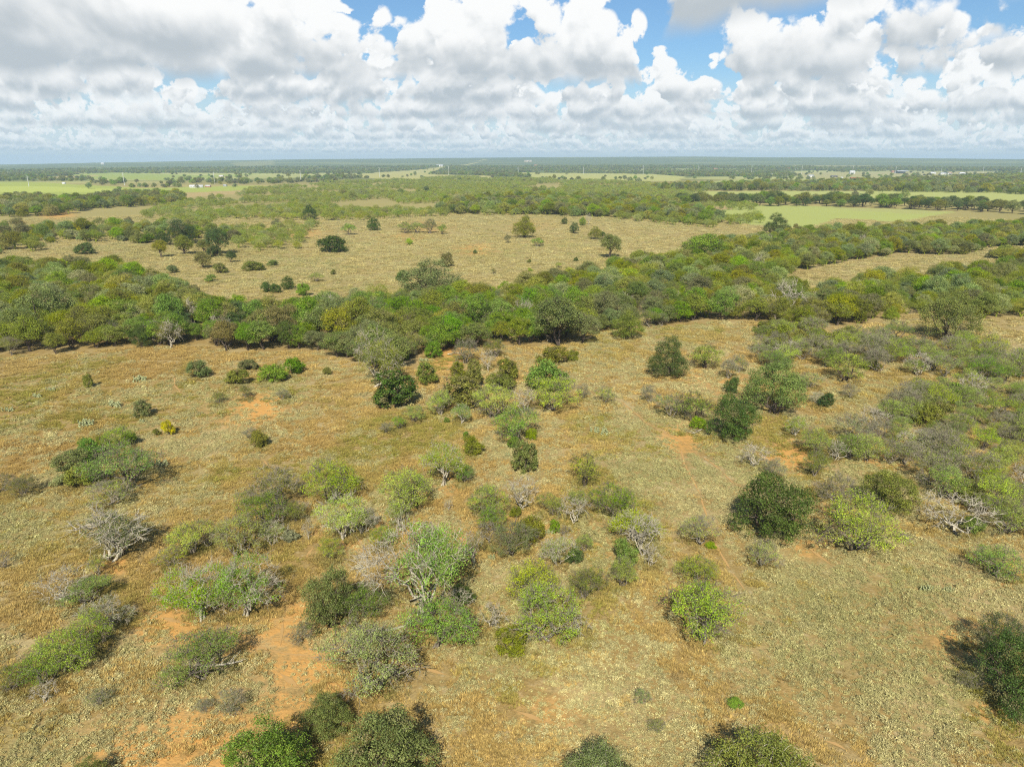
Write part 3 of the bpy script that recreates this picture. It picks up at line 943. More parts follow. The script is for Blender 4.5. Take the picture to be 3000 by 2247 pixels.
# ------------------------------------------------------------------ plants one can tell apart: x, y, width in photograph px, form, tint, label, (height/width), (bark)
T = [
    # --- open grass below the left half of the woods
    (581, 1086, 52, 'bush', 'grey', 'round grey-green shrub beside the dry gully, leftmost of the gully shrubs', .85),
    (728, 1071, 50, 'bush', 'grey', 'low grey-green shrub just below the woods, above the dark olive gully shrub', .6),
    (696, 1108, 62, 'bush', 'olive', 'dense dark olive shrub at the bend of the gully', .65),
    (796, 1097, 68, 'bush', 'fresh', 'bright green spreading shrub, larger of the vivid green pair near the woods', .65),
    (859, 1074, 62, 'bush', 'bright', 'bright green rounded shrub, upper of the vivid green pair near the woods', .65),
    (719, 1151, 40, 'mesq', 'olive', 'small olive shrub on a short stem in the bottom of the gully', .8),
    (642, 1168, 40, 'mesq', 'olive', 'small olive bush on the grass to the left of the gully bottom', .7),
    (827, 1158, 38, 'thin', 'grey', 'tiny grey twiggy bush standing alone right of the gully', .7),
    (958, 1088, 24, 'bush', 'olive', 'tiny dark bush right of the vivid green shrub pair', .8),
    (258, 1122, 22, 'vine', 'olive', 'thin upright dark sapling alone on the open grass at left', 1.7),
    (420, 1198, 48, 'vine', 'grey', 'flat-topped grey-green shrub standing alone on the left grassland', .95),
    (492, 1254, 30, 'bush', 'yellow', 'small shrub in bright yellow bloom on the left grassland', 1.35, 'grey'),
    (458, 1266, 17, 'bush', 'gold', 'tiny yellow-green bush beside the yellow blooming shrub', 1.1),
    (760, 1285, 48, 'bush', 'gold', 'small golden-green tree leaning on the bare patch below the gully', 1.0),
    (731, 1272, 38, 'thin', 'sage', 'grey leafless-looking bush touching the golden-green small tree', .75),
    # --- left thicket
    (260, 1314, 62, 'bush', 'bright', 'vivid green spreading bush at the top of the left thicket', .8),
    (296, 1291, 34, 'bush', 'olive', 'small olive bush behind the vivid green one in the left thicket', .8),
    (345, 1283, 74, 'mesq', 'mesq', 'feathery pale green mesquite at the upper tip of the left thicket', .85),
    (380, 1284, 36, 'bush', 'green', 'dense green bush on the upper right edge of the left thicket', 1.0),
    (200, 1348, 78, 'bush', 'grey', 'grey-green mounded bush on the left side of the left thicket', .75),
    (245, 1386, 100, 'vine', 'olive', 'wide brownish-olive vine mound at the lower left of the left thicket', .6),
    (362, 1368, 165, 'mesq', 'green', 'largest feathery green mesquite in the middle of the left thicket', .8),
    (318, 1442, 115, 'thin', 'mesq', 'sparse mesquite with pale limbs at the foot of the left thicket', .6),
    (185, 1402, 60, 'bush', 'sage', 'pale sage shrub at the left foot of the left thicket', .5),
    (62, 1420, 76, 'mesq', 'olive', 'yellowish-olive small tree near the left picture edge below the thicket', .75),
    (5, 1413, 66, 'thin', 'olive', 'thin tree cut by the left picture edge beside the left thicket', .8),
    (345, 1562, 150, 'mesq', 'grey', 'blue-green crowned tree with long pale dead limbs below the left thicket', .85, 'pale'),
    (330, 1566, 205, 'dead', 'grey', 'sprawling pale dead limbs reaching out around the blue-green tree', .75, 'pale'),
    (6, 1640, 54, 'dead', 'grey', 'bare grey bush cut by the left picture edge', .8, 'mid'),
    # --- diagonal band of mesquites left of the middle
    (804, 1432, 118, 'thin', 'olive', 'tall olive mesquite with bare tips topping the diagonal band of mesquites', 1.05),
    (768, 1499, 130, 'mesq', 'green', 'dense green mesquite in the heart of the diagonal band', .8),
    (826, 1502, 62, 'dead', 'grey', 'tangle of grey dead branches in the diagonal band of mesquites', .9, 'pale'),
    (864, 1499, 56, 'mesq', 'olive', 'olive bush at the right edge of the diagonal band', 1.0),
    (887, 1484, 40, 'dead', 'grey', 'small pale dead branch fan at the right tip of the diagonal band', .8, 'pale'),
    (718, 1460, 52, 'thin', 'lime', 'sparse yellow-green mesquite on the upper left of the diagonal band', .9),
    (556, 1578, 115, 'mesq', 'lime', 'yellow-green feathery mesquite at the lower left of the diagonal band', .85),
    (606, 1576, 64, 'dead', 'grey', 'grey tangled bush between the yellow-green and grey-green mesquites', .9, 'mid'),
    (694, 1568, 122, 'mesq', 'mesq', 'grey-green mesquite on a slim pale trunk at the foot of the diagonal band', .95, 'mid'),
    (796, 1561, 74, 'thin', 'mesq', 'half-bare mesquite with pale twigs at the right foot of the diagonal band', .95, 'pale'),
    (850, 1570, 44, 'bush', 'sage', 'low sage bush beside the slim dead sapling', .7),
    (502, 1630, 76, 'thin', 'lime', 'very sparse yellow-green mesquite on the left end of the diagonal band', .75),
    (901, 1551, 34, 'dead', 'grey', 'slim pale dead sapling standing alone on orange ground', 1.9, 'pale'),
    (964, 1419, 160, 'mesq', 'mesq', 'wide open-crowned mesquite right of the diagonal band, its trunk showing', .7),
    (1004, 1524, 130, 'mesq', 'lime', 'yellow-green mesquite with twisted pale trunks below the wide open-crowned one', .95, 'pale'),
    (1066, 1527, 66, 'thin', 'sage', 'grey half-bare tree pressed against the yellow-green twisted mesquite', 1.2, 'pale'),
    (964, 1610, 64, 'mesq', 'lime', 'small round yellow-green mesquite alone below the twisted one', .9),
    (1186, 1446, 150, 'mesq', 'lime', 'broad yellow-green mesquite with grey limbs left of the picture centre', .75),
    (1168, 1505, 66, 'mesq', 'mesq', 'small mesquite on a forked pale trunk in front of the broad yellow-green one', 1.0, 'pale'),
    (1227, 1409, 38, 'bush', 'lime', 'small round lime shrub standing behind the broad yellow-green mesquite', .85),
    (1304, 1368, 104, 'mesq', 'mesq', 'upright green mesquite with splayed pale trunks near the picture centre', 1.2, 'pale'),
    (1361, 1389, 58, 'mesq', 'bright', 'small green bush against the foot of the upright central mesquite', .8),
    (1385, 1307, 62, 'bush', 'olive', 'dark olive flat bush with one grey branch above the picture centre', .75),
    (1364, 1271, 15, 'bush', 'fresh', 'tiny bright green sprig above the dark olive flat bush', 1.0),
    (1168, 1240, 42, 'mesq', 'bright', 'small bright green bush beside a grey one on open grass', .75),
    (1132, 1254, 36, 'thin', 'sage', 'small grey bush left of the small bright green one', .8),
    (1213, 1214, 50, 'mesq', 'mesq', 'little open mesquite alone on grass below the big dark vine mound', .85),
    (1289, 1182, 66, 'mesq', 'lime', 'yellow-green mesquite with pale stems, leftmost of the row below the vine mounds', 1.05, 'mid'),
    (1355, 1216, 56, 'mesq', 'bright', 'bright mesquite with a leaning pale stem, in front of the central row', .9, 'pale'),
    (1309, 1230, 16, 'bush', 'bright', 'tiny green sprig left of the leaning pale stem', 1.0),
    (1449, 1178, 120, 'mesq', 'lime', 'wide lime mesquite in the middle of the row below the vine mounds', .75),
    (1353, 1150, 108, 'vine', 'olive', 'broad olive and brown vine mound behind the lime mesquites', .75),
    (1533, 1176, 74, 'dead', 'grey', 'grey bare tree between the wide lime and the yellow-green mesquites', .95, 'pale'),
    (1620, 1158, 132, 'mesq', 'lime', 'dense umbrella-shaped yellow-green mesquite, right end of the central row', .72),
    (1601, 1104, 106, 'bush', 'bright', 'bright green rounded tree right behind the umbrella-shaped mesquite', .8),
    (1708, 1148, 36, 'thin', 'sage', 'sparse sage bush right of the umbrella-shaped mesquite', 1.0),
    (1508, 1248, 128, 'mesq', 'bright', 'bright green spreading mesquite with grey underside near the centre', .75),
    (1555, 1272, 32, 'bush', 'lime', 'small lime bush at the right foot of the spreading bright mesquite', .95),
    (1503, 1298, 34, 'bush', 'bright', 'small bright bush at the foot of the spreading bright mesquite', 1.0),
    (1539, 1343, 62, 'vine', 'grey', 'narrow upright grey-green tree alone at the centre of the picture', 1.45),
    (1313, 1482, 24, 'dead', 'grey', 'short pale dead stub in golden grass left of the central thicket', 1.3, 'pale'),
    (1713, 1386, 80, 'thin', 'lime', 'lone little tree on a single dark trunk, light crown, right of centre', 1.15, 'dark'),
    # --- central thicket
    (1434, 1476, 108, 'mesq', 'mesq', 'green mesquite at the upper left of the central thicket', .85),
    (1527, 1450, 96, 'dead', 'grey', 'leafless grey tree at the top of the central thicket', .95, 'pale'),
    (1615, 1482, 76, 'mesq', 'mesq', 'open mesquite at the upper right of the central thicket', .8),
    (1442, 1527, 84, 'mesq', 'green', 'green mesquite below the upper left one in the central thicket', .8),
    (1509, 1503, 28, 'bush', 'olive', 'small olive bush in the middle gap of the central thicket', 1.3),
    (1680, 1500, 92, 'dead', 'grey', 'bleached tangled dead tree on the right side of the central thicket', .9, 'pale'),
    (1694, 1466, 52, 'mesq', 'mesq', 'small mesquite crown topping the bleached tangled tree', .7),
    (1556, 1556, 74, 'bush', 'gold', 'yellowish-olive bush in the lower middle of the central thicket', .9),
    (1504, 1588, 116, 'mesq', 'grey', 'grey-green wide mesquite at the lower left of the central thicket', .85),
    (1627, 1546, 24, 'vine', 'green', 'slender dark green sapling over bare ground in the central thicket', 1.6),
    (1652, 1556, 44, 'dead', 'grey', 'low brownish twig pile right of the slender green sapling', .6, 'mid'),
    (1434, 1567, 62, 'dead', 'grey', 'grey bare bush on the left foot of the central thicket', 1.0, 'mid'),
    (1389, 1612, 50, 'thin', 'olive', 'tall thin olive sapling left of the central thicket', 1.7, 'pale'),
    (1633, 1620, 92, 'thin', 'mesq', 'half-bare mesquite with arching pale limbs at the foot of the central thicket', .95, 'pale'),
    (1682, 1633, 46, 'bush', 'oak', 'dark green bush at the right foot of the central thicket', 1.2),
    (1712, 1596, 44, 'mesq', 'mesq', 'small light mesquite on the right edge of the central thicket', 1.1),
    (1801, 1482, 128, 'mesq', 'green', 'rich green mesquite right of the central thicket', .85),
    (1856, 1548, 118, 'mesq', 'lime', 'lime crown behind the bleached limbs below the rich green mesquite', .75, 'pale'),
    (1885, 1575, 105, 'dead', 'grey', 'bleached many-branched tree standing in front of the lime crown', 1.1, 'pale'),
    (1905, 1628, 56, 'dead', 'grey', 'slim bleached dead tree, right of the lime saplings', 1.3, 'pale'),
    (1838, 1622, 60, 'bush', 'fresh', 'bright lime-green upright bush below the bleached many-branched tree', 1.25),
    (1826, 1686, 74, 'mesq', 'mesq', 'light green bush directly below the bright lime upright bush', 1.1),
    (2054, 1562, 90, 'thin', 'lime', 'thin round mesquite beside the worn orange trail', .9),
    (2082, 1602, 26, 'bush', 'lime', 'small yellow-green bush at the foot of the trailside mesquite', .7),
    # --- right of the centre
    (2270, 1495, 196, 'oak', 'oak', 'big dense dark green round tree right of the trail', .92),
    (2235, 1628, 78, 'thin', 'lime', 'small round light green tree on a slim stem below the big dark tree', 1.05, 'mid'),
    (2150, 1226, 120, 'oak', 'oak', 'dense deep green two-humped tree beside a fallen pale log', 1.05),
    (2042, 1198, 92, 'thin', 'bright', 'open tree with dark crooked limbs left of the two-humped tree', .95, 'dark'),
    (1970, 1188, 84, 'thin', 'mesq', 'sparse mesquite with a grey bare base, left of the crooked-limbed tree', .8),
    (1903, 1154, 42, 'thin', 'sage', 'wispy pale bush at the left end of the row with the two-humped tree', 1.1),
    (2048, 1238, 40, 'bush', 'green', 'small green bush under the crooked-limbed open tree', .9),
    (2207, 1337, 88, 'dead', 'grey', 'grey-white leafless round bush on the grass above the big dark tree', .75, 'pale'),
    (2268, 1378, 46, 'thin', 'sage', 'wispy bare sapling just above the big dark tree', 1.2, 'mid'),
    (1773, 1158, 56, 'thin', 'lime', 'small wispy yellow-green bush alone on pale grass', .7),
    (2271, 1142, 168, 'oak', 'grey', 'large grey-green fan-shaped round tree on the right', .85),
    (1957, 1050, 98, 'oak', 'oak', 'deep green upright round tree alone at the edge of the pale grass', 1.12),
    (2145, 1128, 44, 'bush', 'oak', 'small dark round bush left of the fan-shaped grey-green tree', 1.0),
    (2070, 1047, 86, 'mesq', 'mesq', 'open mesquite with dark trunk right of the deep green upright tree', .75, 'dark'),
    (2136, 1081, 52, 'thin', 'sage', 'wispy pale bush above the small dark round bush', .9),
    (2165, 1066, 44, 'thin', 'mesq', 'slim thin mesquite beside the wispy pale bush', 1.0),
    (2421, 1174, 46, 'bush', 'dark', 'small dark bush on the grass right of the fan-shaped tree', .85),
    (2397, 1168, 38, 'thin', 'sage', 'small grey bare bush touching the small dark bush', .8, 'pale'),
    (2490, 1149, 42, 'thin', 'brown', 'small brownish bush alone on the right grassland', .9),
    (2484, 1078, 98, 'mesq', 'lime', 'open light tree on a forked dark trunk at the top of the right grassland', .85, 'dark'),
    (2330, 1250, 58, 'mesq', 'mesq', 'small mesquite with a bare pale half below the fan-shaped tree', .85, 'pale'),
    (2372, 1118, 62, 'thin', 'lime', 'sparse lime bush right behind the fan-shaped tree', .7),
    (2520, 1548, 218, 'mesq', 'mesq', 'broad domed light green mesquite right of the big dark round tree', .72),
    (2603, 1446, 148, 'oak', 'olive', 'dark olive mottled tree behind the broad domed mesquite', .75),
    (2447, 1440, 96, 'thin', 'brown', 'brownish bare-looking tree between the big dark tree and the dark olive one', .8),
    (2392, 1366, 74, 'mesq', 'olive', 'olive mesquite beside the bare orange patch', 1.0),
    (2811, 1516, 175, 'dead', 'grey', 'large sprawling bleached dead tree, lowest in the right scrub', .62, 'pale'),
    (2850, 1540, 60, 'bush', 'green', 'small green bush under the sprawling bleached dead tree', .7),
    (2918, 1655, 142, 'mesq', 'fresh', 'spreading bush with lime leafy arms near the right picture edge', .6),
    (2965, 1520, 124, 'mesq', 'mesq', 'feathery mesquite at the right picture edge below the scrub', .75),
    (2787, 1334, 44, 'bush', 'green', 'dark glossy green bush among pale scrub on the right', 1.1),
    (2447, 1320, 80, 'dead', 'grey', 'grey dead bush above the bare orange patch', .75, 'pale'),
    (2562, 1280, 36, 'dead', 'grey', 'slim bare grey sapling at the edge of the right scrub', 1.5, 'mid'),
    (2692, 1307, 86, 'thin', 'mesq', 'mesquite with an arching white limb in the right scrub', .9, 'pale'),
    (2794, 1157, 48, 'vine', 'green', 'dark green upright bush standing out of pale scrub on the right', 1.2),
    (2940, 1875, 132, 'mesq', 'oak', 'upper green tree of the dark clump at the right picture edge', 1.0),
    (2996, 1985, 190, 'oak', 'oak', 'dense dark tree cut by the right picture edge', 1.15),
    (2968, 2080, 70, 'mesq', 'green', 'small green tree below the dark clump at the right picture edge', 1.0),
    (2846, 2000, 64, 'thin', 'olive', 'sparse olive bush left of the dark clump at the right edge', .8),
    (2068, 1808, 200, 'mesq', 'mesq', 'big round light green mesquite in the lower right grassland', .85),
    (2043, 1678, 98, 'mesq', 'mesq', 'medium light green mesquite right above the big round one', .8),
    (2238, 2275, 270, 'oak', 'olive', 'big olive tree at the bottom edge right of centre, pale twigs showing', .8, 'pale'),
    (1746, 2285, 190, 'oak', 'grey', 'grey-green tree at the bottom edge with a white dead top', .85, 'pale'),
    (1744, 2262, 80, 'dead', 'grey', 'white dead limbs rising through the grey-green bottom-edge tree', 1.25, 'pale'),
    (2154, 2064, 46, 'bush', 'green', 'low vivid green tuft alone in the lower right grassland', .45),
    (1882, 2046, 42, 'thin', 'fresh', 'tiny thin green sapling in the lower grassland, left of the vivid tuft', .9),
    (1922, 2132, 42, 'thin', 'mesq', 'tiny wispy green sapling above the bottom edge right of centre', .8),
    (1127, 2205, 265, 'oak', 'grey', 'broad grey-green round tree at the bottom edge, left of centre', .82),
    (778, 2232, 245, 'oak', 'leafy', 'broad fresh green round tree at the bottom edge over orange soil', .85),
    (958, 2100, 130, 'oak', 'grey', 'small grey-brown tree wedged above the two broad bottom-edge trees', .9),
    # --- lower left
    (34, 1997, 90, 'mesq', 'olive', 'yellowish-olive bush at the left edge end of the lower left band', .8),
    (112, 1970, 115, 'mesq', 'green', 'green mesquite next to the left edge in the lower left band', .85),
    (190, 1920, 145, 'mesq', 'mesq', 'feathery mesquite in the middle of the lower left band', .85),
    (255, 1860, 128, 'mesq', 'mesq', 'feathery mesquite at the upper half of the lower left band', .85),
    (308, 1806, 118, 'thin', 'sage', 'grey sparse mesquite at the top end of the lower left band', .85, 'pale'),
    (125, 2036, 66, 'dead', 'grey', 'grey dead bush below the lower left band', .9, 'pale'),
    (255, 1735, 115, 'mesq', 'bright', 'vivid green low tree in front of the fan of white dead limbs', .65),
    (178, 1722, 130, 'dead', 'grey', 'fan of white dead limbs on the left beside a vivid green low tree', .72, 'pale'),
    (286, 1655, 54, 'thin', 'lime', 'very thin lime sapling between the blue-green tree and the white limb fan', 1.0),
    (583, 1735, 165, 'half', 'bright', 'vivid green tree with white limbs, left one of the pair over the orange patch', .95),
    (723, 1725, 165, 'half', 'bright', 'vivid green tree with white limbs, right one of the pair over the orange patch', .95),
    (588, 1934, 190, 'mesq', 'green', 'low green and grey mesquite tangle over a white fallen branch', .65),
    (963, 1758, 145, 'oak', 'grey', 'upright olive-grey tree left of the big half-dead tree', 1.2),
    (1070, 1945, 245, 'mesq', 'pale', 'wide light mesquite thick with grey twigs above the bottom-edge trees', .78, 'mid'),
    (1215, 1684, 295, 'half', 'bright', 'biggest half-dead tree, green tufts over white twisted limbs, below centre', .85),
    (1062, 1772, 125, 'mesq', 'green', 'dark green mesquite at the left foot of the biggest half-dead tree', .8),
    (1343, 1768, 90, 'dead', 'grey', 'drooping white dead branches right of the biggest half-dead tree', .75, 'pale'),
    (1358, 1748, 64, 'bush', 'oak', 'dark green bush behind the drooping white dead branches', .8),
    (1290, 1846, 195, 'mesq', 'bright', 'wide bright green mesquite below the biggest half-dead tree', .68),
    (1447, 1812, 80, 'dead', 'grey', 'small grey bare bush between the two bright mesquites', .9, 'pale'),
    (1558, 1716, 145, 'mesq', 'lime', 'lime-green feathery mesquite below the central thicket', .85),
    (1606, 1806, 195, 'mesq', 'mesq', 'wide mesquite with a thick leaning trunk below the lime feathery one', .8, 'mid'),
    (1690, 1830, 100, 'dead', 'grey', 'pale bare twigs hanging off the right of the leaning-trunk mesquite', .6, 'pale'),
    (1497, 1880, 88, 'bush', 'olive', 'low yellowish-olive bush at the left foot of the leaning-trunk mesquite', .6),
    (1710, 1712, 102, 'mesq', 'olive', 'compact two-tone lime and dark tree right of the lime feathery mesquite', .95),
    (1122, 1578, 64, 'mesq', 'mesq', 'small green mesquite left behind the biggest half-dead tree', 1.0),
    (1242, 1572, 84, 'thin', 'grey', 'grey-green half-bare mesquite right behind the biggest half-dead tree', .9, 'pale'),
    (290, 2048, 62, 'thin', 'pale', 'wispy pale bush below the lower left band', .7),
    (672, 2066, 74, 'thin', 'sage', 'wispy grey bush above the fresh green bottom-edge tree', .8),
    (597, 2072, 44, 'thin', 'sage', 'tiny grey bush left of the wispy one above the bottom-edge tree', .7),
    (880, 1860, 66, 'thin', 'sage', 'low grey twiggy bush beside the upright olive-grey tree', .7),
    (248, 2285, 115, 'oak', 'olive', 'dark tree top just showing at the bottom edge on the left', .7),
    # --- shrubs in front of the woods, upper centre
    (1104, 1055, 135, 'half', 'olive', 'olive tree with bare pale top standing out in front of the woods', 1.05),
    (1158, 1142, 125, 'vine', 'oak', 'big dark vine-draped mound in front of the woods', .75),
    (1249, 1093, 62, 'vine', 'olive', 'medium vine-draped mound right of the big dark one', .95),
    (1341, 1086, 40, 'vine', 'olive', 'small brownish vine column beside a pale snag', 1.15),
    (1389, 1095, 54, 'vine', 'olive', 'tall narrow vine column right of the pale snag', 1.35),
    (1332, 1080, 16, 'dead', 'grey', 'tall thin pale snag standing before the vine columns', 3.2, 'pale'),
    (1430, 1058, 42, 'dead', 'grey', 'bare white snag above the vine columns', 1.4, 'pale'),
    (1490, 1084, 54, 'vine', 'olive', 'rounded vine mound right of the tall vine column', 1.0),
    (1468, 1120, 84, 'bush', 'olive', 'low wide brown-green bush under the rounded vine mound', .5),
    (1619, 1044, 88, 'bush', 'olive', 'long low olive bush on the grass just below the woods', .5),
    (1676, 1043, 34, 'bush', 'olive', 'small olive bush at the right end of the long low one', .8),
    (1185, 1041, 26, 'bush', 'fresh', 'small vivid green bush tucked at the edge of the woods', 1.1),
    (1269, 1027, 40, 'bush', 'bright', 'vivid green round bush at the edge of the woods, upper centre', 1.1),
    (1362, 1034, 74, 'thin', 'grey', 'grey-green sparse tree at the edge of the woods above the snags', .9),
    (1452, 1023, 58, 'mesq', 'olive', 'small olive tree at the edge of the woods, right above the white snag', .8),
    # --- far clearing and its edges
    (972, 716, 76, 'bush', 'dark', 'large dark dome-shaped bush alone in the far clearing', .55),
    (906, 625, 36, 'oak', 'dark', 'dark round tree among pale mesquites behind the far clearing', 1.05),
    (529, 684, 74, 'oak', 'dark', 'largest dark round tree in the left middle distance', .85),
    (477, 699, 42, 'oak', 'dark', 'smaller dark tree touching the largest dark round one', .85),
    (368, 677, 38, 'oak', 'gold', 'golden-olive round tree in the left middle distance', 1.0),
    (470, 731, 38, 'wood', 'gold', 'golden-green upright tree on grass in the left middle distance', 1.2),
    (536, 720, 50, 'wood', 'olive', 'brownish-olive tree below the largest dark round tree', 1.0),
    (634, 710, 70, 'wood', 'oak', 'tall dark tree at the left end of the far clearing', 1.0),
    (595, 722, 40, 'wood', 'olive', 'olive tree hugging the tall dark one', .9),
    (628, 736, 34, 'bush', 'oak', 'dark round bush at the foot of the tall dark tree', .9),
    (594, 764, 46, 'wood', 'brown', 'brownish tree on the grass at the left of the far clearing', .95),
    (676, 754, 25, 'wood', 'oak', 'small green tree at the left tip of the far clearing', 1.2),
    (744, 780, 52, 'bush', 'olive', 'long low dark hedge-like bush in the far clearing', .5),
    (798, 771, 31, 'bush', 'grey', 'small low grey bush right of the hedge-like one', .5),
    (644, 788, 36, 'bush', 'olive', 'olive round bush just above the woods on the left', .7),
    (506, 790, 30, 'bush', 'grey', 'small grey-green round bush beside the woods on the left', .7),
    (616, 816, 30, 'bush', 'green', 'small green bush against the woods on the left', .6),
    (780, 843, 30, 'bush', 'oak', 'left one of two dark bushes joined just above the woods', .9),
    (809, 845, 28, 'bush', 'oak', 'right one of two dark bushes joined just above the woods', .9),
    (841, 830, 36, 'oak', 'oak', 'neat dark round tree just above the woods', 1.0),
    (888, 850, 36, 'bush', 'green', 'green bush with pointed top right of the neat dark round tree', .95),
    (927, 814, 36, 'mesq', 'mesq', 'pale green small mesquite in the far clearing near the woods', .6),
    (976, 799, 12, 'bush', 'brown', 'tiny brown bush between pale mesquite and leaning dark tree', 1.2),
    (244, 729, 46, 'bush', 'oak', 'dark round bush at the left scrub edge', .65),
    (1093, 657, 36, 'oak', 'oak', 'dark round tree at the upper left of the far clearing', .95),
    (1537, 671, 60, 'oak', 'olive', 'largest tree standing inside the far clearing, dark olive', .9),
    (1542, 642, 20, 'oak', 'olive', 'small tree right behind the largest one in the far clearing', 1.0),
    (1653, 649, 17, 'oak', 'oak', 'small round tree near the far edge of the clearing', 1.0),
    (1707, 651, 20, 'oak', 'green', 'small green tree beside the pale stump tower', 1.1),
    (1681, 670, 25, 'oak', 'oak', 'round-topped small tree left of a larger one in the far clearing', 1.15),
    (1744, 684, 36, 'oak', 'olive', 'medium round tree at the right of the far clearing', .95),
    (1766, 688, 15, 'bush', 'oak', 'small bush attached to the medium round tree', .9),
    (1787, 724, 62, 'wood', 'grey', 'grey-green tall tree with open base at the right end of the far clearing', 1.0),
    (1310, 763, 28, 'vine', 'brown', 'leaning dark brown small tree in the middle of the far clearing', 1.3),
    (1199, 709, 21, 'bush', 'mesq', 'small light bush on the green strip of the far clearing', .8),
    (1574, 711, 36, 'mesq', 'fresh', 'bright green low tree right of the far clearing middle', .6),
    (1488, 702, 19, 'mesq', 'grey', 'small grey tree left below the largest clearing tree', 1.1),
    (1392, 738, 11, 'bush', 'oak', 'tiny dark bush in the reddish middle of the far clearing', .9),
    (1726, 644, 15, 'dead', 'grey', 'pale dead stump tower at the far edge of the clearing', 2.0, 'pale'),
    (1687, 761, 12, 'bush', 'oak', 'tiny dark bush near the woods at the right of the clearing', .9),
    (1550, 766, 13, 'bush', 'olive', 'tiny olive bush in the lower right of the clearing', .7),
    (1637, 779, 20, 'mesq', 'lime', 'tiny lime bush by the woods at the right of the clearing', .7),
    (1445, 796, 15, 'mesq', 'olive', 'tiny olive tree alone low in the far clearing', .9),
    (1554, 792, 15, 'bush', 'mesq', 'tiny pale bush low in the far clearing, right of the tiny olive tree', .6),
    (1181, 810, 38, 'bush', 'oak', 'dark bush left of the big oak on the woods edge', .75),
    (1254, 830, 158, 'oak', 'grey', 'very big grey-green oak on the far edge of the woods', .72),
    (1188, 668, 44, 'mesq', 'mesq', 'left end of the pale mesquite hedge in the far clearing', .6),
    (1222, 668, 44, 'mesq', 'mesq', 'middle of the pale mesquite hedge in the far clearing', .6),
    (1258, 664, 38, 'mesq', 'grey', 'taller right end of the pale mesquite hedge in the far clearing', .9),
    (1295, 673, 30, 'mesq', 'bright', 'bright small mesquite right after the pale hedge', .8),
    (1022, 672, 40, 'mesq', 'bright', 'bright small mesquite left of the dark tree at the clearing corner', .7),
    (809, 661, 30, 'mesq', 'grey', 'small lone mesquite on bare ground behind the far clearing', .9),
    # --- standing out of the woods
    (1841, 815, 54, 'wood', 'lime', 'bright yellow-lime tree standing out of the woods on the right', .9),
    (1884, 801, 54, 'wood', 'gold', 'olive-yellow tree right of the bright yellow-lime one', .8),
    (1100, 893, 64, 'wood', 'lime', 'lime-topped tree in the middle of the woods', .9),
    (2316, 884, 98, 'dead', 'grey', 'largest bleached antler-like dead tree in the right woods', 1.0, 'pale'),
    (2407, 886, 64, 'dead', 'grey', 'pinkish-grey dead tree right of the antler-like one', .95, 'pale'),
    (2446, 905, 36, 'dead', 'grey', 'small bleached dead tree, rightmost of three in the woods', 1.2, 'pale'),
    (1832, 882, 46, 'dead', 'grey', 'bleached dead tree in the central woods, left of a curved one', 1.0, 'pale'),
    (1892, 895, 34, 'dead', 'grey', 'curved bleached limb rising from the central woods', 1.0, 'pale'),
    (2796, 966, 66, 'dead', 'grey', 'white bare tree by the small gap in the right woods', 1.0, 'pale'),
    (2790, 930, 150, 'oak', 'grey', 'big grey-green tree by the small gap in the right woods', .9),
    (1840, 955, 90, 'oak', 'olive', 'rounded olive tree on the lower edge of the right-centre woods', .8),
    (1640, 950, 130, 'wood', 'grey', 'large greyish tree at the lower edge of the central woods', 1.0),
    (415, 990, 60, 'oak', 'oak', 'dense dark green tree at the lower edge of the left woods', 1.0),
    (130, 905, 140, 'oak', 'grey', 'big grey-green tree high in the left woods', .85),
    (2060, 735, 100, 'wood', 'green', 'deep green tree patch in the right-centre woods', .8),
    (2276, 662, 70, 'oak', 'oak', 'rounded dark tree at the near corner of the green field', .8),
    (2332, 667, 16, 'bush', 'brown', 'tiny brown tree on the green field corner', 1.1),
]
for row in T:
    cx, cy, w, st, ti, lab = row[:6]
    place(cx, cy, w, st, ti, lab, row[6] if len(row) > 6 else None, row[7] if len(row) > 7 else None)


# ------------------------------------------------------------------ scattered woods and scrub
def scatter(poly, spacing, seed, holes=(), jitter=.45, keep=1.0):
    rng = np.random.default_rng(seed)
    P = np.array(poly)
    x0, y0 = P.min(0); x1, y1 = P.max(0)
    nx = int((x1 - x0) / spacing) + 1; ny = int((y1 - y0) / spacing) + 1
    gx, gy = np.meshgrid(np.arange(nx), np.arange(ny))
    x = x0 + (gx + .5 * (gy % 2) + rng.uniform(-jitter, jitter, gx.shape)) * spacing
    y = y0 + (gy + rng.uniform(-jitter, jitter, gx.shape)) * spacing
    x = x.ravel(); y = y.ravel()
    k = inpoly(x, y, poly) & (rng.random(len(x)) < keep)
    for h in holes:
        k &= ~inpoly(x, y, h)
    return x[k], y[k]


def in_view(x, y, m=60):
    px, py = to_px(x, y, 3.0)
    return (px > -m) & (px < 3000 + m) & (py < 2400) & (y > 20)


STUFF = {}      # mass name -> list of (x, y, z, style, proto index, scale, rot)


def add_mass(name, x, y, styles, size, seed, wide=0.25):
    rng = np.random.default_rng(seed)
    L = STUFF.setdefault(name, [])
    z = terrain(x, y)
    for i in range(len(x)):
        st = styles[rng.integers(len(styles))]
        v = int(rng.integers(COUNT[st]))
        W = size[0] + (size[1] - size[0]) * rng.random() ** 1.3
        L.append((x[i], y[i], z[i], st, v, W / PROTO[st][v]['W'], rng.uniform(0, 6.28)))


# the creek woods
wx, wy = scatter(WOOD, 4.9, 21, WHOLES)
k = in_view(wx, wy, 260)
wx, wy = wx[k], wy[k]
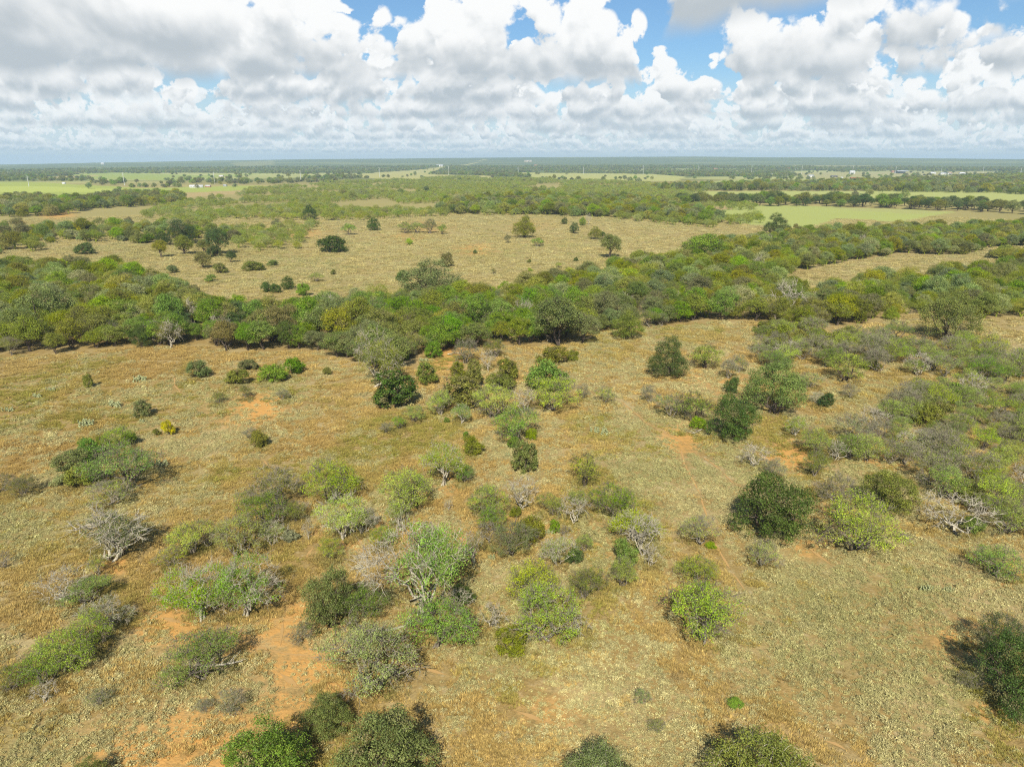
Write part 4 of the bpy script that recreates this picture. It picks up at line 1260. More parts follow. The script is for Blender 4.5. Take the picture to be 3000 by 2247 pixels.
# front edge counts as near: order by distance
o = np.argsort(np.hypot(wx, wy))
wx, wy = wx[o], wy[o]
rw = np.random.default_rng(3)
zone_noise = fbm(wx / 38, wy / 38, 44, 3)
n_obj = 0
WL = {'grey': 'greyish-green', 'olive': 'olive-green', 'green': 'fresh green', 'brown': 'brownish', 'oak': 'dark green', 'gold': 'yellow-olive', 'bright': 'vivid green', 'mesq': 'light green'}
mass_x = []; mass_y = []
ZX = [250, 520, 800, 1050, 1300, 1550, 1800, 2050, 2300, 2600]
ZN = ['by the left picture edge', 'below the brownish-olive far tree', 'below the two joined dark bushes', 'left of the lime-topped tree', 'below the very big grey-green oak', 'right of the very big oak',
      'left of the bleached trees', 'below the yellow-lime tree', 'left of the antler-like dead tree', 'by the three bleached dead trees', 'towards the right picture edge']
for i in range(len(wx)):
    px, py = to_px(wx[i], wy[i])
    z = zone_noise[i] + rw.normal(0, .06)
    if px < 900:
        ti = 'olive' if z < .46 else 'grey' if z < .53 else 'green' if z < .74 else 'brown'
        if rw.random() < .12: ti = 'oak'
    elif px < 2150:
        ti = 'green' if z < .46 else 'olive' if z < .56 else 'bright' if z < .58 else 'gold' if z < .60 else 'grey'
    else:
        ti = 'olive' if z < .46 else 'green' if z < .54 else 'grey' if z < .70 else 'brown'
        if rw.random() < .10: ti = 'oak'
    zone = ZN[int(np.searchsorted(ZX, px))]
    edge = 'edging the creek woods' if n_obj < 95 else 'inside the creek woods' if n_obj < 190 else 'deep in the creek woods'
    if n_obj < 285:
        st = 'wood' if rw.random() < .78 else 'mesq' if rw.random() < .6 else 'half'
        W = rw.uniform(4.2, 8.6)
        form = {'wood': 'full-crowned tree', 'mesq': 'low feathery tree', 'half': 'half-bare tree'}[st]
        lab = f'{WL[ti]} {form} {edge}, {zone}'
        plant(st, wx[i], wy[i], W, rw.uniform(.70, 1.20) if st == 'wood' else None, tuple(c_ * (1.12 if ti not in ('green', 'bright') else .95 if ti == 'green' else .75) for c_ in TINT[ti]), 'mid' if st == 'half' else None, lab, f'creek woods {zone}: {WL[ti]} {form}s {edge}', name='woodland_tree')
        n_obj += 1
    else:
        mass_x.append(wx[i]); mass_y.append(wy[i])
dw = np.random.default_rng(17)
for i in dw.choice(len(wx), 34, replace=False):
    x_, y_ = wx[i] + 1.5, wy[i] - 2.0
    px = float(to_px(x_, y_)[0])
    if not 0 < px < 3000:
        continue
    zone = ZN[int(np.searchsorted(ZX, px))]
    plant('dead', x_, y_, dw.uniform(4, 7), dw.uniform(1.0, 1.45), 'grey', 'pale', f'bare pale tree rising out of the creek woods, {zone}', f'bare pale trees of the creek woods {zone}')
add_mass('woodland', np.array(mass_x), np.array(mass_y), ['wood', 'wood', 'wood', 'oak', 'wood', 'mesq', 'thin'], (4.6, 8.8), 5)

# mesquite scrub on the right: countable bushes
taken = [at(r[0], r[1], 1.5) + (r[2] * depth(r[0], r[1], 1.5) / FPX,) for r in T]
tk = np.array(taken)


def clear_of(x, y, f=.42):
    d = np.hypot(x[:, None] - tk[None, :, 0], y[:, None] - tk[None, :, 1])
    return np.all(d > tk[None, :, 2] * f, 1)


def scrub(poly, spacing, seed, where, group, size, holes=(), keep=1.0):
    x, y = scatter(poly, spacing, seed, WHOLES[2:], .48, keep)
    k = in_view(x, y, 170) & clear_of(x, y)
    x, y = x[k], y[k]
    rng = np.random.default_rng(seed)

    def sub(a, b):
        px, py = to_px(a, b)
        if py < 1140:
            return where[int(np.searchsorted([2330, 2520, 2750], px))] + (', upper part' if py < 1075 else ', lower part')
        return where[4 + int(np.searchsorted([1270, 1360, 1450], py))] + [', grassland side', ', middle part', ', picture-edge side'][int(np.searchsorted([2700, 2860], px))]
    for i in range(len(x)):
        q = rng.random()
        st, ti, lab = (('mesq', 'mesq', 'light green feathery mesquite') if q < .30 else ('thin', 'mesq', 'thin half-bare mesquite') if q < .52 else ('mesq', 'lime', 'yellow-green mesquite') if q < .60
                       else ('thin', 'sage', 'greyish twiggy mesquite') if q < .74 else ('dead', 'grey', 'bare grey branching bush') if q < .81 else ('bush', 'olive', 'dense olive bush') if q < .90 else ('mesq', 'green', 'green mesquite'))
        plant(st, x[i], y[i], rng.uniform(*size), None, ti, None, lab + ' ' + sub(x[i], y[i]), lab + 's ' + sub(x[i], y[i]))


SUBS = ['in the thicket above the fan-shaped tree', 'in the thicket behind the open light tree', 'in the thicket right of the open light tree', 'in the thicket by the right picture edge',
        'in the upper right scrub', 'in the right scrub beside the orange patch', 'in the right scrub behind the dark olive tree', 'in the right scrub above the sprawling dead tree']
scrub(SCRUB_R, 5.2, 51, SUBS, 'right thicket', (4.6, 7.4))
scrub(SCRUB_R2, 4.1, 52, SUBS, 'right scrub', (3.6, 6.4), keep=.88)

# far mesquite country, too many to count
x, y = scatter(FAR_SCRUB, 9.0, 61, FAR_SCRUB_HOLES)
dens = fbm(x / 70, y / 110, 62, 3)
px, py = to_px(x, y)
k = in_view(x, y, 260) & (dens + .0 > np.interp(py, [515, 560, 610, 680, 740], [.40, .45, .49, .50, .53]))
add_mass('mesquite_scrub', x[k], y[k], ['mesq', 'mesq', 'thin', 'thin'], (5.0, 8.8), 6)
x, y = scatter(OAK_EDGE, 8.0, 63)
k = in_view(x, y, 260)
add_mass('woodland', x[k], y[k], ['wood', 'oak', 'wood'], (7, 12), 8)
x, y = scatter(LEFT_SCRUB, 8.0, 65, keep=.7)
k = in_view(x, y, 260) & (fbm(x / 40, y / 40, 9, 3) > .42) & clear_of(x, y, .55)
add_mass('woodland', x[k], y[k], ['wood', 'oak', 'mesq', 'bush'], (5, 10), 9)
x, y = scatter(LEFT_LINE, 9.5, 66, keep=.85)
k = in_view(x, y, 260)
add_mass('woodland', x[k], y[k], ['wood', 'oak', 'mesq'], (8, 13), 10)
x, y = scatter(BELT, 13, 67, keep=.9)
k = in_view(x, y, 260)
add_mass('woodland', x[k], y[k], ['wood', 'oak'], (9, 15), 11)

# the row of field-edge trees on the right: single trees
x, y = scatter(ROW_TREES, 15, 68, keep=.95)
k = in_view(x, y, 30)
x, y = x[k], y[k]
def rz(a, b):
    return ['at its left end', 'left of its middle', 'at its middle', 'right of its middle', 'towards its right end', 'at its right end'][int(np.searchsorted([2130, 2300, 2480, 2650, 2830], to_px(a, b)[0]))]


for i in range(len(x)):
    ti = random.choice(['olive', 'oak', 'grey', 'oak', 'green'])
    dk = {'olive': 'olive', 'oak': 'dark green', 'grey': 'greyish', 'green': 'green'}[ti]
    plant('wood', x[i], y[i], random.uniform(9, 15), random.uniform(.75, .95), ti, None, f'{dk} round-crowned tree in the row between two green fields, {rz(x[i], y[i])}', f'field row: {dk} trees {rz(x[i], y[i])}', name='field_edge_tree')

# farmland trees and far woods out to the hills
rng = np.random.default_rng(77)
n = 50000
rr = np.sqrt(rng.uniform(900 ** 2, 4600 ** 2, n)); aa = rng.uniform(-.80, .80, n)
x = rr * np.sin(aa); y = rr * np.cos(aa)
c = field_colour(x, y)
fieldk = np.zeros(n, bool)
for poly, _ in FIELDS:
    fieldk |= inpoly(x, y, poly)
for poly in (FAR_SCRUB, ROW_TREES):
    fieldk |= inpoly(x, y, poly)
cl = fbm(x / 170, y / 90, 81, 3)
woodk = c[:, 1] < .16
keep = np.where(fieldk, (cl > .66) & (rng.random(n) < .12), np.where(woodk, rng.random(n) < .85, (cl > .60) & (rng.random(n) < .7)))
for a in (WOOD, BELT, LEFT_LINE):
    keep &= ~inpoly(x, y, a)
x, y = x[keep], y[keep]
add_mass('distant_woodland', x, y, ['wood', 'oak', 'bush'], (8, 13), 12)


# ---- a mass of trees: points that carry copies of the tree crowns and trunks
def mass_object(name, items, colr, bark, label, cat, mat):
    crowns = {}
    keys = sorted({(it[3], it[4]) for it in items})
    me = bpy.data.meshes.new(name)
    me.vertices.add(len(items))
    me.vertices.foreach_set('co', np.array([it[:3] for it in items], np.float32).ravel())
    for nm, dt, vals in (('idx', 'INT', [keys.index((it[3], it[4])) for it in items]), ('scl', 'FLOAT', [it[5] for it in items]), ('rot', 'FLOAT', [it[6] for it in items])):
        a = me.attributes.new(nm, dt, 'POINT')
        a.data.foreach_set('value', vals)
    me.materials.append(mat)
    o = link(name, me)
    o.color = (*colr, 1)
    ng = bpy.data.node_groups.new(name + '_nodes', 'GeometryNodeTree')
    ng.interface.new_socket('Geometry', in_out='INPUT', socket_type='NodeSocketGeometry')
    ng.interface.new_socket('Geometry', in_out='OUTPUT', socket_type='NodeSocketGeometry')
    N = NT(ng)
    gi = N.n('NodeGroupInput'); go = N.n('NodeGroupOutput')
    src = {}
    for ob in C.objects:
        if ob.type == 'MESH' and ob.parent is not None:
            src.setdefault(ob.data.name, ob)
    joinall = N.n('GeometryNodeJoinGeometry')

    def na(nm, dt):
        q = N.n('GeometryNodeInputNamedAttribute', data_type=dt)
        q.inputs[0].default_value = nm
        return q.outputs[0]
    for part in ('crown', 'trunk'):
        jn = N.n('GeometryNodeJoinGeometry')
        for st, v in reversed(keys):
            ob = src[PROTO[st][v][part].name]
            oi = N.n('GeometryNodeObjectInfo', transform_space='ORIGINAL')
            oi.inputs['Object'].default_value = ob
            oi.inputs['As Instance'].default_value = False
            g = oi.outputs['Geometry']
            if part == 'crown':
                sm = N.n('GeometryNodeSetMaterial')
                sm.inputs['Material'].default_value = mat
                ng.links.new(g, sm.inputs[0]); g = sm.outputs[0]
            g2 = N.n('GeometryNodeGeometryToInstance')
            ng.links.new(g, g2.inputs[0])
            ng.links.new(g2.outputs[0], jn.inputs[0])
        ip = N.n('GeometryNodeInstanceOnPoints')
        ng.links.new(gi.outputs[0], ip.inputs['Points'])
        ng.links.new(jn.outputs[0], ip.inputs['Instance'])
        ip.inputs['Pick Instance'].default_value = True
        ng.links.new(na('idx', 'INT'), ip.inputs['Instance Index'])
        rv = N.n('ShaderNodeCombineXYZ')
        ng.links.new(na('rot', 'FLOAT'), rv.inputs[2])
        ng.links.new(rv.outputs[0], ip.inputs['Rotation'])
        ng.links.new(na('scl', 'FLOAT'), ip.inputs['Scale'])
        ng.links.new(ip.outputs[0], joinall.inputs[0])
    ng.links.new(joinall.outputs[0], go.inputs[0])
    md = o.modifiers.new('copies', 'NODES')
    md.node_group = ng
    tag(o, label, cat, None, 'stuff')
    return o


MCOL = dict(woodland=((.240, .290, .038), 'mass of mixed green trees of the creek woods and groves behind', 'woodland'),
            mesquite_scrub=((.285, .345, .062), 'light green mesquite scrub filling the middle distance', 'scrub'),
            distant_woodland=((.215, .270, .062), 'far dark green tree belts between fields below the horizon', 'woodland'))
for nm, items in STUFF.items():
    mass_object(nm, items, MCOL[nm][0], (.2, .18, .16), MCOL[nm][1], MCOL[nm][2], M_LEAFMASS)


# ------------------------------------------------------------------ low forbs and grass tufts
def cover_patch(kind, seed, mat):
    rng = np.random.default_rng(seed)
    tris = []; tint = []
    n = {'forb': 15, 'grass': 20}[kind]
    R = .95
    for i in range(n):
        c = np.array([*rng.normal(0, .48 * R, 2), 0.0])
        if kind == 'forb':
            sz = rng.uniform(.12, .28); m = 44
            g = rng.normal(0, 1, (m, 3)); g /= np.linalg.norm(g, axis=1)[:, None]; g[:, 2] = np.abs(g[:, 2])
            cen = c + g * sz * rng.uniform(.55, 1.0, (m, 1)) * [1, 1, 1.1]
            t = cen[:, None, :] + rng.normal(0, 1, (m, 3, 3)) * sz * .15
        else:
            sz = rng.uniform(.10, .2); m = 18
            ang = rng.uniform(0, 6.28, m); o = np.stack([np.cos(ang), np.sin(ang), 0 * ang], 1)
            b0 = c + o * sz * rng.uniform(.1, 1.2, (m, 1))
            sd = np.stack([-np.sin(ang), np.cos(ang), 0 * ang], 1) * .022
            tip = b0 + o * sz * rng.uniform(.2, 1.6, (m, 1)) + np.array([0, 0, 1.0]) * sz * rng.uniform(.6, 1.6, (m, 1))
            t = np.stack([b0 - sd, b0 + sd, tip], 1)
        t[..., 2] = np.maximum(t[..., 2], -.01)
        tris.append(t); tint.append(np.full(m * 3, rng.uniform(.78, 1.22)))
    v = np.concatenate(tris).reshape(-1, 3)
    return mesh_from(kind + '_patch', v, np.arange(len(v)).reshape(-1, 3), mat, dict(tint=np.concatenate(tint)))


TRAIL_SEG = [(at(*p0), at(*p1)) for pts, wd in TRAILS if wd > 0 for p0, p1 in zip(pts[:-1], pts[1:])]


def trail_dist(x, y):
    d = np.full(np.shape(x), 1e9)
    for (ax, ay), (bx, by) in TRAIL_SEG:
        vx, vy = bx - ax, by - ay
        t = np.clip(((x - ax) * vx + (y - ay) * vy) / (vx * vx + vy * vy), 0, 1)
        d = np.minimum(d, np.hypot(x - ax - t * vx, y - ay - t * vy))
    return d


def ground_cover():
    rng = np.random.default_rng(99)
    mat = cover_mat()
    X = []; COLS = []; IDX = []; SCL = []
    for r0, r1, den, sz in ((34, 130, 1.9, 1.0), (130, 210, .85, 1.25), (210, 460, .22, 1.9), (460, 720, .07, 2.3)):
        area = .5 * (r1 ** 2 - r0 ** 2) * 1.96
        n = int(area * den)
        r = np.sqrt(rng.uniform(r0 ** 2, r1 ** 2, n)); a = rng.uniform(-.98, .98, n)
        x = r * np.sin(a); y = r * np.cos(a)
        px, py = to_px(x, y)
        k = (px > -520) & (px < 3520) & (py < 2420) & ~inpoly(x, y, WOOD)
        for h in WHOLES:
            k |= inpoly(x, y, h)
        for h, _ in FIELDS:
            k &= ~inpoly(x, y, h)
        x, y = x[k], y[k]; n = len(x)
        soil = blobs(x, y, SOIL, 1.3); green = blobs(x, y, GREENP); gold = blobs(x, y, GOLD)
        f1 = fbm(x / 11, y / 11, 201, 3); f2 = fbm(x / 3.0, y / 3.0, 203, 2)
        px, py = to_px(x, y)
        # pale forbs thrive in the lower right, and in drifts elsewhere
        pref = .08 + .34 * np.exp(-(((px - 2500) / 650) ** 2 + ((py - 1900) / 400) ** 2)) + .20 * np.exp(-(((px - 1950) / 420) ** 2 + ((py - 1350) / 260) ** 2)) \
            + .16 * np.exp(-(((px - 350) / 420) ** 2 + ((py - 2120) / 170) ** 2)) + .12 * np.exp(-(((px - 700) / 400) ** 2 + ((py - 1330) / 160) ** 2)) - .18 * gold
        forb = (f1 * .55 + f2 * .45 + pref * .75) > .60 + rng.normal(0, .075, n)
        alive = rng.random(n) < np.where(forb, .97, .80) * (1 - .9 * np.clip(soil * 1.1 + 1.3 * (f2 - .5), 0, .88))
        alive &= trail_dist(x, y) > .55 + .4 * rng.random(n)
        x, y, forb, green, gold, f1 = x[alive], y[alive], forb[alive], green[alive], gold[alive], f1[alive]
        n = len(x)
        sage = np.array([.58, .51, .25]); straw = np.array([.55, .415, .148]); gcol = np.array([.31, .300, .058]); gd = np.array([.45, .300, .095]); grn = np.array([.34, .35, .12])
        u = rng.random(n)[:, None]
        gm = np.clip(green * 1.3 + .9 * sstep(.52, .68, fbm(x / 14 + 50, y / 20, 207, 3)), 0, 1)[:, None] * (.3 + .7 * rng.random(n)[:, None])
        cf = sage * (1 - .35 * u) + grn * .35 * u
        cf = cf * (1 - .5 * gm) + grn * .5 * gm
        gk = np.clip(.25 + .75 * gold[:, None] + .5 * (u - .5), 0, 1)
        cg = straw * (1 - gk) + gd * gk
        cg = cg * (1 - gm) + gcol * gm
        fr = sstep(170, 300, np.hypot(x, y))[:, None] * .75
        cg = cg * (1 - fr) + np.array([.55, .485, .215]) * rng.uniform(.75, 1.1, n)[:, None] * fr
        COLS.append(np.where(forb[:, None], cf, cg) * rng.uniform(.85, 1.15, n)[:, None])
        X.append(np.stack([x, y, terrain(x, y)], 1))
        IDX.append(np.where(forb, rng.integers(0, 4, n), rng.integers(4, 8, n)))
        SCL.append(rng.uniform(.6, 1.1, n) * sz * np.where(rng.random(n) < .12, 1.5, 1.0))
    for bx, by, W in tk:
        if W < 2.2 or W > 16:
            continue
        m = int(4 + W * 1.6)
        a = rng.uniform(0, 6.28, m); q = W * rng.uniform(.12, .52, m)
        x = bx + q * np.cos(a); y = by + q * np.sin(a)
        X.append(np.stack([x, y, terrain(x, y)], 1))
        u = rng.random(m)[:, None]
        COLS.append(np.array([.30, .28, .075]) * u + np.array([.38, .28, .11]) * (1 - u))
        IDX.append(rng.integers(4, 8, m)); SCL.append(rng.uniform(.9, 1.6, m))
    X = np.concatenate(X); COLS = np.concatenate(COLS); IDX = np.concatenate(IDX); SCL = np.concatenate(SCL)
    me = bpy.data.meshes.new('ground_cover')
    me.vertices.add(len(X)); me.vertices.foreach_set('co', X.astype(np.float32).ravel())
    for nm, dt, vals in (('idx', 'INT', IDX), ('scl', 'FLOAT', SCL), ('rot', 'FLOAT', rng.uniform(0, 6.28, len(X)))):
        me.attributes.new(nm, dt, 'POINT').data.foreach_set('value', vals)
    me.attributes.new('tuft', 'FLOAT_VECTOR', 'POINT').data.foreach_set('vector', COLS.astype(np.float32).ravel())
    me.materials.append(mat)
    o = link('ground_cover', me)
    tag(o, 'dry straw grass tufts and pale sage forbs covering the grassland', 'grass', None, 'stuff')
    obs = []
    for i in range(8):
        kind = 'forb' if i < 4 else 'grass'
        c = link(kind + '_patch', cover_patch(kind, 40 + i, mat), o)
        q = at(1500 + 160 * i, 1990)
        c.location = (*q, float(terrain(*q)))
        obs.append(c)
    ng = bpy.data.node_groups.new('ground_cover_nodes', 'GeometryNodeTree')
    ng.interface.new_socket('Geometry', in_out='INPUT', socket_type='NodeSocketGeometry')
    ng.interface.new_socket('Geometry', in_out='OUTPUT', socket_type='NodeSocketGeometry')
    N = NT(ng)
    gi = N.n('NodeGroupInput'); go = N.n('NodeGroupOutput')
    jn = N.n('GeometryNodeJoinGeometry')
    for c in reversed(obs):
        oi = N.n('GeometryNodeObjectInfo', transform_space='ORIGINAL')
        oi.inputs['Object'].default_value = c
        g2 = N.n('GeometryNodeGeometryToInstance')
        ng.links.new(oi.outputs['Geometry'], g2.inputs[0]); ng.links.new(g2.outputs[0], jn.inputs[0])

    def na(nm, dt):
        q = N.n('GeometryNodeInputNamedAttribute', data_type=dt)
        q.inputs[0].default_value = nm
        return q.outputs[0]
    ip = N.n('GeometryNodeInstanceOnPoints')
    ng.links.new(gi.outputs[0], ip.inputs['Points']); ng.links.new(jn.outputs[0], ip.inputs['Instance'])
    ip.inputs['Pick Instance'].default_value = True
    ng.links.new(na('idx', 'INT'), ip.inputs['Instance Index'])
    rv = N.n('ShaderNodeCombineXYZ')
    ng.links.new(na('rot', 'FLOAT'), rv.inputs[2]); ng.links.new(rv.outputs[0], ip.inputs['Rotation'])
    ng.links.new(na('scl', 'FLOAT'), ip.inputs['Scale'])
    ng.links.new(ip.outputs[0], go.inputs[0])
    o.modifiers.new('copies', 'NODES').node_group = ng
    print('cover patches', len(X))


ground_cover()


# ------------------------------------------------------------------ prickly pears, fallen log
def box_geo(cx, cy, cz, sx, sy, sz):
    v = np.array([[x, y, z] for x in (-.5, .5) for y in (-.5, .5) for z in (0, 1)], float) * [sx, sy, sz] + [cx, cy, cz]
    f = np.array([[0, 1, 3, 2], [4, 6, 7, 5], [0, 4, 5, 1], [2, 3, 7, 6], [0, 2, 6, 4], [1, 5, 7, 3]])
    return v, f


def merge(parts):
    V = []; F = []; o = 0
    for v, f in parts:
        V.append(v); F.append(f + o); o += len(v)
    return np.concatenate(V), np.concatenate(F)


M_PAD = simple('cactus_pad', (.27, .29, .13), .6, 0, .3, 6)


def pear_mesh(seed):
    rng = np.random.default_rng(seed)
    parts = []
    ang = np.arange(8) * math.pi / 4
    for i in range(34):
        c = np.array([*(rng.normal(0, .5, 2) * [1.0, .55]), 0.0])
        base = c.copy()
        d = None
        for lv in range(rng.integers(1, 4)):
            h = rng.uniform(.22, .34)
            yaw = rng.uniform(0, math.pi); lean = rng.normal(0, .45)
            u = np.array([math.cos(yaw), math.sin(yaw), 0]); n = np.array([-math.sin(yaw), math.cos(yaw), 0])
            w = np.array([0, 0, 1]) * math.cos(lean) + u * math.sin(lean)
            ring = base + w * h * .5 + (np.cos(ang)[:, None] * np.cross(n, w) * h * .40 + np.sin(ang)[:, None] * w * h * .5)
            v = np.concatenate([ring + n * .02, ring - n * .02, [base + w * h * .5 + n * .04, base + w * h * .5 - n * .04]])
            k = np.arange(8); k2 = (k + 1) % 8
            f = np.concatenate([np.stack([k, k2, k2 * 0 + 16, k * 0 + 16], 1), np.stack([k2 + 8, k + 8, k * 0 + 17, k * 0 + 17], 1), np.stack([k, k + 8, k2 + 8, k2], 1)])
            parts.append((v, f))
            base = base + w * h * .93
    v, f = merge(parts)
    tri = np.concatenate([f[:, [0, 1, 2]], f[(f[:, 2] != f[:, 3])][:, [0, 2, 3]]])
    return mesh_from('prickly_pear', v, tri, M_PAD)


PEARS = [pear_mesh(3), pear_mesh(4), pear_mesh(9)]
for px, py, w, lab in [
    (108, 1167, 34, 'pale prickly pear patch on the left grassland below the woods'),
    (253, 1246, 68, 'long dark-jointed prickly pear patch above the left thicket'),
    (411, 1118, 62, 'long thin prickly pear patch left of the gully'),
    (335, 1192, 56, 'flat prickly pear patch left of the flat-topped shrub'),
    (25, 1206, 36, 'prickly pear patch close to the left picture edge'),
    (150, 1147, 30, 'small prickly pear patch above the pale one at left'),
    (314, 1633, 40, 'prickly pear clump at the foot of the blue-green tree with dead limbs'),
    (470, 1358, 52, 'dark prickly pear clump right of the left thicket'),
    (415, 1237, 20, 'tiny prickly pear clump below the flat-topped shrub'),
    (1755, 1266, 58, 'low grey-green prickly pear patch in pale grass right of centre'),
    (1440, 1640, 24, 'prickly pear clump at the left foot of the central thicket'),
    (2710, 1735, 44, 'prickly pear patch in the lower right grassland'),
    (2775, 1738, 34, 'smaller prickly pear patch right of the lower right one'),
    (1240, 1060, 34, 'prickly pear clump on bare ground before the woods'),
    (1486, 1337, 16, 'tiny dark prickly pear left of the narrow upright central tree'),
    (1610, 1565, 30, 'prickly pear clump on bare ground inside the central thicket'),
]:
    W = w * depth(px, py) / FPX
    x, y = at(px, py)
    o = link('prickly_pear', random.choice(PEARS), None, (x, y, float(terrain(x, y))))
    s_ = W / 2.4
    o.scale = (s_, s_, max(.8, min(1.3, s_)))
    o.rotation_euler = (0, 0, random.uniform(-.3, .3))
    tag(o, lab, 'cactus', 'prickly pear patches')


def fallen_log(px, py, L, yaw, lab, seed):
    rng = np.random.default_rng(seed)
    x, y = at(px, py)
    paths = []
    p = curve((-L / 2, 0, .18), (L / 2, .2, .25), rng, 7, .03, .06)
    paths.append((p, np.linspace(.17, .06, 7), 6))
    for i in range(9):
        a = p[rng.integers(2, 7)]
        b = a + np.array([rng.uniform(.2, 1.0), rng.normal(0, .7), rng.uniform(0, .7)])
        paths.append((curve(a, b, rng, 4, .05, .12), np.linspace(.05, .012, 4), 4))
    v, f = tubes(paths)
    o = link('fallen_log', mesh_from('fallen_log', v, f, M_BARK, smooth=True), None, (x, y, float(terrain(x, y))))
    o.rotation_euler = (0, 0, yaw)
    o.color = (*BARK['pale'], 1)
    tag(o, lab, 'log')


fallen_log(2042, 1265, 3.0, 3.9, 'pale fallen log with broken limbs beside the two-humped tree', 1)
fallen_log(645, 1958, 3.4, .2, 'white fallen branch at the foot of the low green mesquite tangle', 2)
fallen_log(1165, 1845, 2.6, .4, 'pale fallen branch on bare ground left of the wide bright mesquite', 3)
fallen_log(1330, 1040, 3.0, .1, 'reddish fallen branches on the bare patch before the woods', 4)


# ------------------------------------------------------------------ power line of steel poles
M_STEEL = simple('galvanised_steel', (.62, .63, .62), .45, .3, .08, .2)
M_CERAM = simple('insulator', (.35, .36, .36), .3, 0, .05, 5)
POLES = [(85, 547, 527), (365, 544, 516), (629, 539, 512), (881, 526, 505), (1112, 519, 496), (1315, 517, 492), (1518, 513, 494), (1709, 511, 493), (1884, 511, 490), (2046, 507, 490),
         (2201, 511, 490), (2348, 514, 494), (2497, 511, 493), (2623, 510, 494), (2757, 509, 495), (2879, 511, 495), (2990, 510, 497)]
WHERE = ['beside a dark tree clump at the far left', 'in front of dark trees at the left', 'right of the long white barn', 'at the far left of the middle, before dark trees', 'at the left end of the pale middle field',
         'on the pale middle field, left of the picture middle', 'at the picture middle', 'right of the picture middle on green scrub', 'above the lone far trees right of the middle', 'over the green scrub on the right',
         'before the farmland on the right', 'at the left end of the settlement', 'beside the white tank of the settlement', 'just left of the big barn', 'right of the big barn', 'near the right end of the settlement', 'at the far right']
for (px, yb, yt), wh in zip(POLES, WHERE):
    x, y = at(px, yb)
    hgt = max(20.0, (yb - yt) * math.hypot(x, y) / FPX * math.cos(PITCH) ** .5 * 1.12)
    root = bpy.data.objects.new('power_pole', None); C.objects.link(root)
    root.location = (x, y, float(terrain(x, y)))
    v, f = tubes([(np.array([[0, 0, -.5], [0, 0, hgt * .5], [0, 0, hgt]]), [.55, .45, .32], 8)])
    link('pole', mesh_from('pole', v, f, M_STEEL, smooth=True), root)
    for i, zz in enumerate((.97, .88, .79)):
        sd = 1 if i % 2 else -1
        v, f = tubes([(np.array([[0, 0, hgt * zz - .3], [sd * 2.6, 0, hgt * zz]]), [.16, .09], 6)])
        a = link('crossarm', mesh_from('crossarm', v, f, M_STEEL), root)
        v, f = tubes([(np.array([[sd * 2.6, 0, hgt * zz], [sd * 2.6, 0, hgt * zz - 1.4]]), [.12, .12], 6)])
        link('insulator', mesh_from('insulator', v, f, M_CERAM), a)
    tag(root, 'tall pale steel power pole ' + wh, 'power pole', 'power line poles')


# ------------------------------------------------------------------ far buildings
MW = dict(white=simple('white_wall', (.62, .62, .60)), tan=simple('tan_wall', (.50, .42, .32)), red=simple('brick_wall', (.36, .17, .11)), grey=simple('metal_wall', (.42, .44, .45)), dark=simple('dark_timber', (.09, .075, .06)))
MR = dict(white=simple('white_metal_roof', (.62, .63, .64), .5), grey=simple('grey_roof', (.36, .38, .40), .5), red=simple('red_roof', (.42, .12, .07), .6), dark=simple('dark_roof', (.10, .10, .11), .7), rust=simple('rust_roof', (.34, .19, .11), .7))
M_WIN = simple('window_glass', (.05, .06, .07), .15, 0, .1)
M_DOOR = simple('door_paint', (.20, .16, .12), .6, 0, .1)


